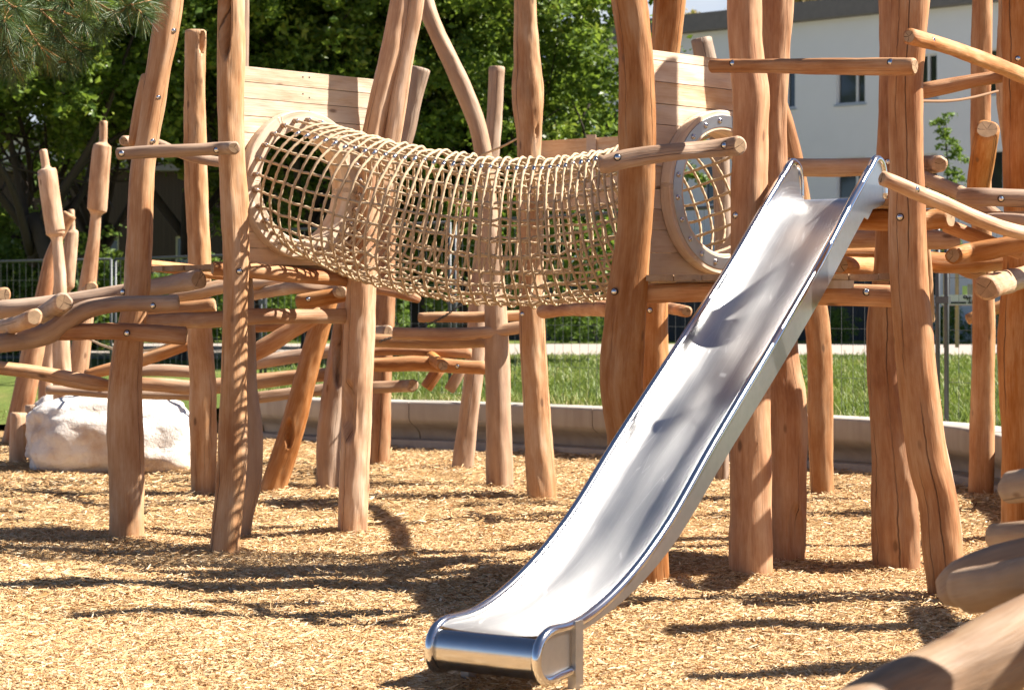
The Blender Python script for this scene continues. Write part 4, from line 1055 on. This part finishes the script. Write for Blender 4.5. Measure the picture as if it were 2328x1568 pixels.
# ------------------------------------------------------------------ board sign on stakes
sg = thing('notice_board', 'small white notice board with hand painted black marks, on thin stakes behind the fence', 'sign', W(2190, 785, 21))
STK = simple('raw_stake_wood', (.48, .33, .19), .8, nscale=20); WHT = simple('white_board', (.72, .68, .64), .6, nscale=5, namt=.06); BLK = simple('black_paint', (.02, .02, .02), .5); YEL = simple('lime_sheet', (.55, .68, .22), .7); PNK = simple('pink_edge', (.62, .36, .33), .6)
def fbox(name, x0, y0, x1, y1, d, mat, par, dep=.012, off=0.):
    m = MB(); a, b = W(x0, y0, d), W(x1, y1, d); m.aabox((a.x, a.y-dep+off, b.z), (b.x, a.y+dep+off, a.z)); return m.build(name, mat, par)
fbox('stake', 2145, 598, 2152, 790, 21, STK, sg, .02); fbox('stake', 2172, 600, 2180, 790, 21, STK, sg, .02)
bd = fbox('board', 2140, 670, 2216, 693, 20.9, WHT, sg, .01, 0)
fbox('black_bar', 2144, 686, 2196, 690.5, 20.9, BLK, bd, .003, -.012); fbox('black_bar', 2200, 686, 2215, 690.5, 20.9, BLK, bd, .003, -.012); fbox('pink_edge', 2140, 693, 2216, 694.6, 20.9, PNK, bd, .008, 0)
fbox('lime_sheet', 2188, 650, 2199, 670, 20.9, YEL, sg, .004); fbox('grey_sheet', 2200, 646, 2216, 670, 21, CONC, sg, .006)
m = MB(); dz = 20.9
def stroke(pts, r=.0075):
    P = spline([list(W(x, y, dz) + Vector((0, -.018, 0))) for x, y in pts], .02); m.tube([Vector(p) for p in P], r, 6)
stroke([(2198, 673), (2193, 672), (2190, 675), (2192, 678), (2196, 677), (2198, 673), (2198.5, 676), (2199, 682)])
stroke([(2205, 672), (2204, 680), (2204, 685), (2208, 686.5), (2211, 683)]); stroke([(2198, 678), (2204, 677), (2210, 675.5)])
m.build('lettering', BLK, bd)

# ------------------------------------------------------------------ ropes and a chain
def cord(name, label, cat, pts, r, mat):
    S = spline([list(W(*p)) for p in pts], .03); m = MB(); m.tube([Vector(p) for p in S], r, 8); tag(m.build(name, mat), label, cat, 'ropes strung between the logs')
cord('rope', 'thin rope running up to the scarred post from the bent grey post', 'rope', [(1096,352,12.6),(1140,334,12.3),(1182,312,11.9)], .009, ROPE)
cord('rope', 'thin rope sagging below the crossing rail by the photo edge', 'rope', [(2092,230,8.3),(2150,230,8.7),(2210,222,9.2),(2270,207,9.6)], .008, simple('brown_cord', (.22, .12, .06), .85))
cord('rope', 'pale rope sagging under the bolted straight log beside the leaning post', 'rope', [(205,772,15.4),(240,787,14.5),(290,797,13.6),(340,796,13.2),(390,780,12.8)], .011, ROPE)
cord('rope', 'rope sloping from the short dark post to the spindle post foot', 'rope', [(72,924,15.0),(100,938,15.6),(150,955,15.8)], .010, ROPE)
m = MB(); S = spline([list(W(*p)) for p in ((866,775,12.8),(905,762,12.75),(940,748,12.7),(985,732,12.75),(1056,688,12.6))], .02)
for i in range(0, len(S)-2):
    p, q = Vector(S[i]), Vector(S[i+1]); T = (q-p).normalized(); sd = T.cross(UP).normalized() if i % 2 else UP
    L = .017; m.tube([p + T*(L*math.cos(a)) + sd*(.009*math.sin(a)) for a in np.linspace(0, 2*math.pi, 11)[:-1]], .0032, 5, closed=True)
tag(m.build('chain', GALV), 'steel chain linking the ends of the stacked logs below the net', 'chain')

# ------------------------------------------------------------------ leaves
def leaf_quads(c, size, r, up=.35, flat=.6):
    """one bent leaf (two triangles wide) at each row of c"""
    n = len(c); a = r.normal(size=(n, 3)); a[:, 2] *= flat; a /= np.linalg.norm(a, axis=1)[:, None]
    b = r.normal(size=(n, 3)); b[:, 2] += up; b = np.cross(a, b); b /= np.linalg.norm(b, axis=1)[:, None] + 1e-9
    nn = np.cross(a, b)
    L = (size*r.uniform(.55, 1.45, n))[:, None]; Wd_ = L*r.uniform(.5, .75, n)[:, None]
    P = np.stack([c - a*L*.5, c + b*Wd_*.5 + nn*L*.12, c + a*L*.5 - nn*L*.06, c - b*Wd_*.5 + nn*L*.12], 1)
    return P.reshape(-1, 3)
def crown_mesh(name, lobes, ncl, nleaf, clr, size, seed, mat):
    """lobes: (x,y,z,rx,ry,rz). Leaf clumps thick towards the lobes' surfaces, with gaps between."""
    r = np.random.default_rng(seed); pts = []; tones = []
    wts = np.array([l[3]*l[5] for l in lobes]); wts = wts/wts.sum()
    for lb, w in zip(lobes, wts):
        k = int(ncl*w)
        d = r.normal(size=(k, 3)); d /= np.linalg.norm(d, axis=1)[:, None]
        rad = np.clip(r.beta(4, 1.3, k), .15, 1.) * (1 + .16*np.sin(d[:, 0]*7+seed)*np.sin(d[:, 2]*6+1+seed) + r.normal(0, .06, k))
        C = np.array(lb[:3]) + d*rad[:, None]*np.array(lb[3:])
        for c, dd, q in zip(C, d, rad):
            m = int(nleaf*r.uniform(.5, 1.4)); cr = clr*r.uniform(.6, 1.35)
            # drooping fan: a short twig with leaves either side
            tw = dd*np.array((1, 1, .3)) + r.normal(0, .35, 3); tw[2] -= .35; tw /= np.linalg.norm(tw)
            u = r.random(m)**.8
            p = c + tw*(u*2.2-.9)[:, None]*cr + r.normal(0, 1, (m, 3))*cr*np.array((.42, .42, .25))*(1.1-.5*u)[:, None]
            p[:, 2] -= (u**2)*cr*.4
            pts.append(p); tones.append(np.clip(r.normal(r.normal(.45, .13), .16, m), 0, 1))
    p = np.concatenate(pts); tn = np.concatenate(tones); n = len(p)
    return mesh(name, leaf_quads(p, size, r), np.arange(n*4).reshape(-1, 4), mat, smooth=False, tone=np.repeat(tn, 4))
LEAF = leafmat('maple_leaves', [(0, (.045, .085, .014)), (.4, (.105, .18, .028)), (.7, (.22, .31, .048)), (1, (.38, .40, .075))], .45, .42)
LEAF2 = leafmat('shrub_leaves', [(0, (.05, .11, .02)), (.5, (.13, .22, .04)), (1, (.26, .34, .07))], .4)
BARK = simple('dark_bark', (.045, .034, .026), .9, nscale=12, namt=.35, bump=.6)
def tree(name, label, cat, px, d, crown, trunk_r, limbs, seed, z0=.4, group='broadleaf trees behind the playground'):
    X = (px-1164)/3600*d; Y = d*K
    root = thing(name, label, cat, (X, Y, z0), 0, group)
    m = MB(); r = np.random.default_rng(seed); top = limbs[0]
    def limb(a, b, r0, r1):
        a, b = Vector(a), Vector(b); mid = (a+b)/2 + Vector(r.normal(0, .12, 3))*(b-a).length*.5
        S = spline([list(a)+[r0], list(mid)+[(r0+r1)/2], list(b)+[r1]], .3); m.tube([Vector(p[:3]) for p in S], S[:, 3], 10)
    h = limbs[0]; limb((0, 0, -.3), (r.normal(0, .1), r.normal(0, .1), h), trunk_r, trunk_r*.7)
    for k in range(limbs[1]):
        a = 6.28*k/limbs[1] + r.uniform(0, 1); e = limbs[2]*r.uniform(.6, 1)
        st = h*r.uniform(.75, 1.0)
        tip = (math.cos(a)*e, math.sin(a)*e, st + limbs[3]*r.uniform(.5, 1.1)); limb((0, 0, st-.2), tip, trunk_r*.5, trunk_r*.12)
        for q in range(2):
            u = r.uniform(.4, .8); s = Vector(tip)*u + Vector((0, 0, st))*(1-u)*1.0; limb(s, s + Vector(r.normal(0, .8, 3)) + Vector((0, 0, .5)), trunk_r*.18, trunk_r*.05)
    tm = mesh('trunk', m.v, m.f, BARK, m.mi, np.array(m.sm), m.g)
    o = bpy.data.objects.new('trunk', tm); link(o, root)
    o = bpy.data.objects.new('crown', crown); link(o, root); return root
CR = [crown_mesh('crown', [(0, 0, 7.3, 3.2, 2.8, 3.8), (-1.6, -.5, 5.9, 1.9, 1.6, 2.2), (1.7, -.3, 6.3, 1.8, 1.7, 2.5), (.2, -1.0, 9.2, 2.4, 2.0, 2.6)], 420, 130, .42, .135, 3, LEAF),
      crown_mesh('crown', [(0, 0, 5.6, 3.0, 2.7, 4.3), (-1.4, -.8, 3.5, 2.0, 1.5, 2.2), (1.5, -.6, 3.8, 1.9, 1.5, 2.3), (-.4, -.8, 8.0, 2.4, 2.0, 2.6)], 440, 130, .42, .135, 4, LEAF),
      crown_mesh('crown', [(0, 0, 7.2, 3.4, 2.6, 3.6), (1.6, .3, 6.0, 2.2, 1.9, 2.7), (-1.9, 0, 6.3, 1.8, 1.6, 2.3)], 360, 130, .45, .15, 5, LEAF)]
for (px, d, k, rz, s, lab) in ((70, 27, 0, 0, 1.0, 'dark dense tree over the spindle posts, behind the pine branch'), (420, 30, 2, 1.1, 1.0, 'tree with sky gaps in its crown behind the leaning post'),
                         (700, 28.5, 0, 2.2, 1.02, 'bright leafy tree above the plank wall'), (960, 30, 1, .4, 1.0, 'tree filling the gap between the forked post and the bent grey post'),
                         (1215, 28, 1, 3.3, .94, 'tree with a ragged edge beside the white building'), (1085, 33, 1, 5.1, 1.05, 'deep green tree behind the scarred post'),
                         (-330, 29, 0, 1.9, 1.0, 'tree cut by the photo edge behind the spindle posts'), (230, 37, 2, 4.0, 1.15, 'farther tree filling the shade behind the spindle posts'),
                         (800, 38, 1, 2.7, 1.1, 'farther tree behind the bright leafy one'), (560, 39, 2, 5.6, 1.2, 'farther tree glimpsed over the net-striped post'), (60, 33, 0, 2.9, 1.15, 'dense tree standing behind the dark dense one')):
    o = tree('broadleaf_tree', lab, 'tree', px, d, CR[k], .17, (2.6, 6, 2.4, 3.4), int(abs(px)+7)); o.rotation_euler.z = rz; o.scale = (s, s, s)
SHR = [crown_mesh('foliage', [(0, 0, .55, .8, .6, .6), (.3, -.1, .9, .5, .45, .45)], 60, 60, .2, .075, 21, LEAF2), crown_mesh('foliage', [(0, 0, .9, 1.2, .9, 1.0), (-.5, 0, 1.3, .7, .6, .7)], 110, 70, .28, .1, 22, LEAF2)]
for (px, d, k, s, lab) in ((1285, 44, 0, .9, 'low light green shrub behind the scarred post'), (1352, 43.6, 0, 1.1, 'rounder light green shrub beside the thickest post'), (1905, 45, 0, .8, 'weedy shrub seen between the slide and the posts'),
                     (2158, 45, 0, .9, 'low shrub at the foot of the notice board'), (2262, 44.5, 0, .8, 'small shrub behind the far right post'), (20, 33, 1, 1.5, 'bright bushy shrub at the photo edge behind the fence'), (150, 36, 1, 1.4, 'dark shrub behind the leaning spindle'),
                     (470, 44, 1, 1.2, 'bushy shrub seen below the left platform'), (640, 45, 1, 1.1, 'shrub behind the slanting prop'), (905, 45.5, 0, 1.3, 'low shrub behind the forked post')):
    X = (px-1164)/3600*d; o = thing('shrub', lab, 'shrub', (X, d*K, .42), px*.1, 'shrubs along the hoarding')
    q = bpy.data.objects.new('foliage', SHR[k]); link(q, o); o.scale = (s, s, s)
    m = MB(); m.tube([(0, 0, -.1), (.03, 0, .5)], .025, 6); q = bpy.data.objects.new('stem', mesh('stem', m.v, m.f, BARK, m.mi)); link(q, o)
# sapling by the white building
d = 30; c = W(2152, 480, d); sap = thing('sapling', 'thin young tree in front of the white wall', 'tree', (c.x, d*K, .42))
m = MB(); zt = W(0, 262, d).z; m.tube([(c.x, d*K, .3), (c.x+.04, d*K, 2.), (c.x, d*K, zt-.2)], [.035, .025, .008], 8); m.build('trunk', BARK, sap)
lob = [(c.x + a, d*K, W(0, yy, d).z, rr, rr, rz) for a, yy, rr, rz in ((0, 285, .16, .28), (.06, 330, .20, .16), (.22, 350, .22, .14), (-.12, 375, .16, .14), (.1, 405, .28, .2), (-.05, 440, .26, .2), (.22, 455, .22, .16), (0, 480, .22, .2), (-.1, 530, .24, .2), (.1, 560, .24, .2))]
obj('crown', crown_mesh('crown', lob, 110, 20, .11, .085, 31, LEAF2), sap)

# ------------------------------------------------------------------ pine branch close overhead
NEED = leafmat('pine_needles', [(0, (.022, .045, .016)), (.55, (.055, .10, .032)), (.85, (.12, .17, .055)), (.93, (.36, .19, .06)), (1, (.42, .22, .07))], .12, .5)
TWIG = simple('pine_twig', (.42, .23, .10), .8, nscale=60, namt=.4)
PD = 7.2
pine = thing('pine_tree', 'pine tree with long needled twigs hanging into the upper corner', 'tree', (-4.1, PD*K, 0))
m = MB(); m.tube([(-4.1, PD*K, -.2), (-4.05, PD*K, 1.8), (-4.0, PD*K+.05, 4.2), (-3.98, PD*K, 6.5)], [.15, .13, .10, .05], 14); m.build('trunk', BARK, pine)
twigs = [([(-120,-60),(-20,-20),(33,16),(90,22),(145,27),(190,50)], 7.12), ([(60,-60),(130,-30),(200,-10),(236,16),(300,10),(352,-2)], 7.20), ([(90,22),(120,50),(155,95),(186,118)], 7.04), ([(33,16),(60,60),(95,100),(128,112)], 7.20),
         ([(60,60),(90,105),(125,138),(152,142)], 7.07), ([(-30,20),(0,70),(20,120),(36,165)], 7.20), ([(-60,0),(-20,60),(0,100),(4,130)], 7.36), ([(145,27),(175,40),(205,58),(222,70)], 7.01), ([(200,-10),(215,25),(232,45),(240,52)], 7.12),
         ([(0,-30),(60,-20),(110,0),(150,10)], 7.36), ([(120,50),(140,80),(150,110),(152,128)], 7.28), ([(95,100),(70,110),(60,130),(58,142)], 7.36), ([(20,20),(10,50),(30,80),(45,92)], 6.96), ([(130,-30),(160,0),(172,30),(180,46)], 7.36), ([(300,10),(312,18),(322,30),(326,34)], 7.20), ([(-90,60),(-40,90),(-10,115),(-6,128)], 7.20)]
stems = MB(); nv = []; nt_ = []; r = np.random.default_rng(77)
def smooth_line(pts, dd): return spline([list(W(x, y, dd + .16*math.sin(i*1.7+x))) for i, (x, y) in enumerate(pts)], .018)
for ti, (pts, dd) in enumerate(twigs):
    S = smooth_line(pts, dd); L = len(S)
    stems.tube([Vector(p) for p in S], np.linspace(.0075 if ti in (0, 1) else .0048, .0028, L), 7)
    i0 = 0 if ti > 1 else int(L*.25)
    for i in range(i0, L):
        T = Vector(S[min(i+1, L-1)]-S[max(i-1, 0)]).normalized(); tipf = i/L
        for q in range(13 if i < L-2 else 34):
            rd = Vector(r.normal(0, 1, 3)); rd = (rd - T*rd.dot(T)).normalized()
            dirv = (T*r.uniform(.35, 1.1) + rd*r.uniform(.6, 1.0) + Vector((0, 0, -.18))).normalized()
            ln = r.uniform(.075, .128)*(1. if tipf < .9 else .9); p = Vector(S[i]); e = p + dirv*ln; e.z -= ln*.12
            mid = (p+e)/2 + Vector((0, 0, ln*.05)); sd = dirv.cross(Vector(r.normal(0, 1, 3))).normalized()*.0012
            nv += [p-sd, p+sd, mid+sd, mid-sd, mid-sd, mid+sd, e+sd*.3, e-sd*.3]
            tv = float(np.clip(r.normal(.5, .2), 0, .88)) if r.random() > .035 else .97
            nt_ += [tv]*8
br = stems.build('branch', TWIG, pine)
n = len(nv)//4
obj('needles', mesh('needles', [tuple(p) for p in nv], np.arange(n*4).reshape(-1, 4), NEED, smooth=False, tone=nt_), br)
m = MB(); a = W(-120, -60, 7.12); m.tube([(-4.05, PD*K, 2.6), (-3.3, PD*K, 2.8), a], [.035, .025, .009], 8); m.build('bough', BARK, pine)
a = W(60, -60, 7.2); m = MB(); m.tube([(-3.3, PD*K, 2.8), (-2.6, PD*K, 3.0), a], [.02, .014, .008], 8); m.build('bough', BARK, pine)

# ------------------------------------------------------------------ buildings
REND = simple('white_render', (.82, .83, .85), .9, nscale=1.2, namt=.05, bump=.15, bscale=70); FASC = simple('dark_fascia', (.19, .175, .165), .8, nscale=5, namt=.2)
SILL = simple('blue_grey_sill', (.42, .47, .54), .5); WFR = simple('window_frame_white', (.72, .72, .72), .5); CREAM = simple('cream_frame', (.55, .50, .36), .7)
t = NT('window_glass'); tc = t.n('ShaderNodeTexCoord').outputs['Object']
t.pbr(t.mix(t.noise(tc, .9, 2), (.012, .014, .014), (.05, .055, .05)), .06, 0, .6); GLASS = t.m
t = NT('dark_cladding'); tc = t.n('ShaderNodeTexCoord').outputs['Object']; sp = t.n('ShaderNodeSeparateXYZ'); t.l(tc, sp.inputs[0])
wv = t.math('FRACT', t.math('MULTIPLY', sp.outputs[0], 9.)); gap = t.ramp(wv, [(.0, 0.), (.10, 1.)])
t.pbr(t.mix(gap, (.015, .012, .011), t.mix(t.noise(t.mul(tc, (9, 1, .6)), 1, 3), (.042, .029, .023), (.07, .05, .04))), .8, 0, .2, t.bump(gap, .5, .02)); CLAD = t.m
t = NT('dark_hoarding_boards'); tc = t.n('ShaderNodeTexCoord').outputs['Object']; sp = t.n('ShaderNodeSeparateXYZ'); t.l(tc, sp.inputs[0])
wv = t.math('FRACT', t.math('MULTIPLY', sp.outputs[0], 5.5)); gap = t.ramp(wv, [(.0, 0.), (.12, 1.)])
t.pbr(t.mix(gap, (.012, .012, .013), t.mix(t.noise(t.mul(tc, (6, 1, .5)), 1, 3), (.04, .04, .045), (.075, .075, .082))), .7, 0, .3, t.bump(gap, .5, .03)); HOARD = t.m
def building(name, label, A, u, s0, s1, zt, depth, wallm, wins, ww, rows_z, frm, sillm, roofm, fascia, z0=.3):
    """facade through A along u; wins: centre distances; rows_z: (bottom, top) of each storey's windows"""
    u = Vector(u).normalized(); inn = Vector((-u.y, u.x, 0)); A = Vector((A[0], A[1], 0))
    root = thing(name, label, 'building', A + UP*z0, math.atan2(u.y, u.x))
    P = lambda s, dpt, z: A + u*s + inn*dpt + UP*z
    xs_ = sorted([s0, s1] + [c-ww/2 for c in wins] + [c+ww/2 for c in wins]); zs = sorted([z0, zt] + [z for q in rows_z for z in q])
    m = MB(); rev = .17
    for i in range(len(xs_)-1):
        for k in range(len(zs)-1):
            x0, x1, za, zb = xs_[i], xs_[i+1], zs[k], zs[k+1]
            if i % 2 == 1 and k % 2 == 1:
                m.add([P(x0, 0, za), P(x1, 0, za), P(x1, 0, zb), P(x0, 0, zb), P(x0, rev, za), P(x1, rev, za), P(x1, rev, zb), P(x0, rev, zb)], [(0, 1, 5, 4), (1, 2, 6, 5), (2, 3, 7, 6), (3, 0, 4, 7)])
            else: m.add([P(x0, 0, za), P(x1, 0, za), P(x1, 0, zb), P(x0, 0, zb)], [(0, 1, 2, 3)])
    m.add([P(s0, 0, z0), P(s0, depth, z0), P(s0, depth, zt), P(s0, 0, zt)], [(0, 3, 2, 1)]); m.add([P(s1, 0, z0), P(s1, depth, z0), P(s1, depth, zt), P(s1, 0, zt)], [(0, 1, 2, 3)])
    m.add([P(s0, depth, z0), P(s1, depth, z0), P(s1, depth, zt), P(s0, depth, zt)], [(0, 1, 2, 3)]); m.add([P(s0, rev, zt-.01), P(s1, rev, zt-.01), P(s1, depth, zt-.01), P(s0, depth, zt-.01)], [(0, 1, 2, 3)])
    m.build('wall', wallm, root)
    for c in wins:
        for za, zb in rows_z:
            f_ = MB(); b = .055; hw = ww/2
            for (x0, x1, q0, q1) in ((c-hw, c-hw+b, za, zb), (c+hw-b, c+hw, za, zb), (c-hw+b, c+hw-b, zb-b, zb), (c-hw+b, c+hw-b, za, za+b)) + (((c+hw*.30, c+hw*.30+.07, za+b, zb-b),) if ww > .7 else ()):
                f_.box(P((x0+x1)/2, rev-.05, (q0+q1)/2), u*((x1-x0)/2), inn*.05, UP*((q1-q0)/2))
            w_ = f_.build('window', frm, root)
            g_ = MB(); g_.add([P(c-hw+.01, rev-.03, za+.01), P(c+hw-.01, rev-.03, za+.01), P(c+hw-.01, rev-.03, zb-.01), P(c-hw+.01, rev-.03, zb-.01)], [(0, 1, 2, 3)]); g_.build('pane', GLASS, w_)
            if sillm:
                s_ = MB(); s_.box(P(c, .03, za-.03), u*(hw+.05), inn*.10, UP*.028); s_.build('sill', sillm, w_)
    m = MB(); m.box(P((s0+s1)/2, depth/2-.12, zt+fascia/2), u*((s1-s0)/2+.3), inn*(depth/2+.32), UP*(fascia/2)); rf = m.build('roof', roofm, root)
    return root, P
wb, PW = building('white_building', 'white rendered apartment building with a dark flat roof edge and tall windows', (5.47, 63.5), (.782, -.623, 0), -3.5, 17.0, 10.1, 10, REND, [-1.1, 1.25, 3.6, 6.0, 8.35, 10.7, 13.1], .98, [(1.7, 3.0), (4.6, 5.9), (7.5, 8.8)], WFR, SILL, FASC, .55)
r = np.random.default_rng(9); pts = []
for q in range(420):
    s = r.uniform(3.2, 6.8) if q < 330 else r.uniform(-2, 14); p = np.array(PW(s, r.uniform(.2, 2.5), 10.68 + abs(r.normal(0, .13 if q > 330 else .26)))); pts.append(p + r.normal(0, .10, (22, 3)))
pts = np.concatenate(pts)
ROOFG = leafmat('dry_roof_plants', [(0, (.16, .15, .04)), (.5, (.42, .30, .11)), (1, (.58, .42, .19))], .3)
o = obj('roof_plants', mesh('roof_plants', leaf_quads(pts, .12, r), np.arange(len(pts)*4).reshape(-1, 4), ROOFG, smooth=False, tone=np.repeat(r.random(len(pts)), 4)), wb)
building('dark_building', 'dark brown timber clad building in the shade behind the trees', (-19.5, 66.0), (1, 0, 0), -4, 17.5, 5.9, 9, CLAD, [.9, 3.0, 4.15, 6.2, 8.6, 11.0, 13.6], .52, [(2.45, 3.75)], CREAM, None, FASC, .3)
wr, PX = building('pale_house', 'pale house wall with bright windows glimpsed above the dark building', (-22, 84.0), (1, 0, 0), -4, 16, 8.6, 8, simple('pale_wall', (.62, .60, .56), .9, nscale=2, namt=.06), [2, 5, 8, 11], 1.1, [(5.9, 7.2)], WFR, SILL, FASC, .4)
hd = thing('hoarding', 'dark slatted hoarding running along behind the lawn', 'fence', (-9, 59.4, .4), 0)
m = MB(); m.aabox((-9, 59.2, .30), (26, 59.28, 2.75)); m.build('board_wall', HOARD, hd)
m = MB()
for x_ in np.arange(-8, 26, 2.5): m.aabox((x_, 59.10, .3), (x_+.09, 59.197, 2.82))
m.build('post_row', HOARD, hd)
o = hd
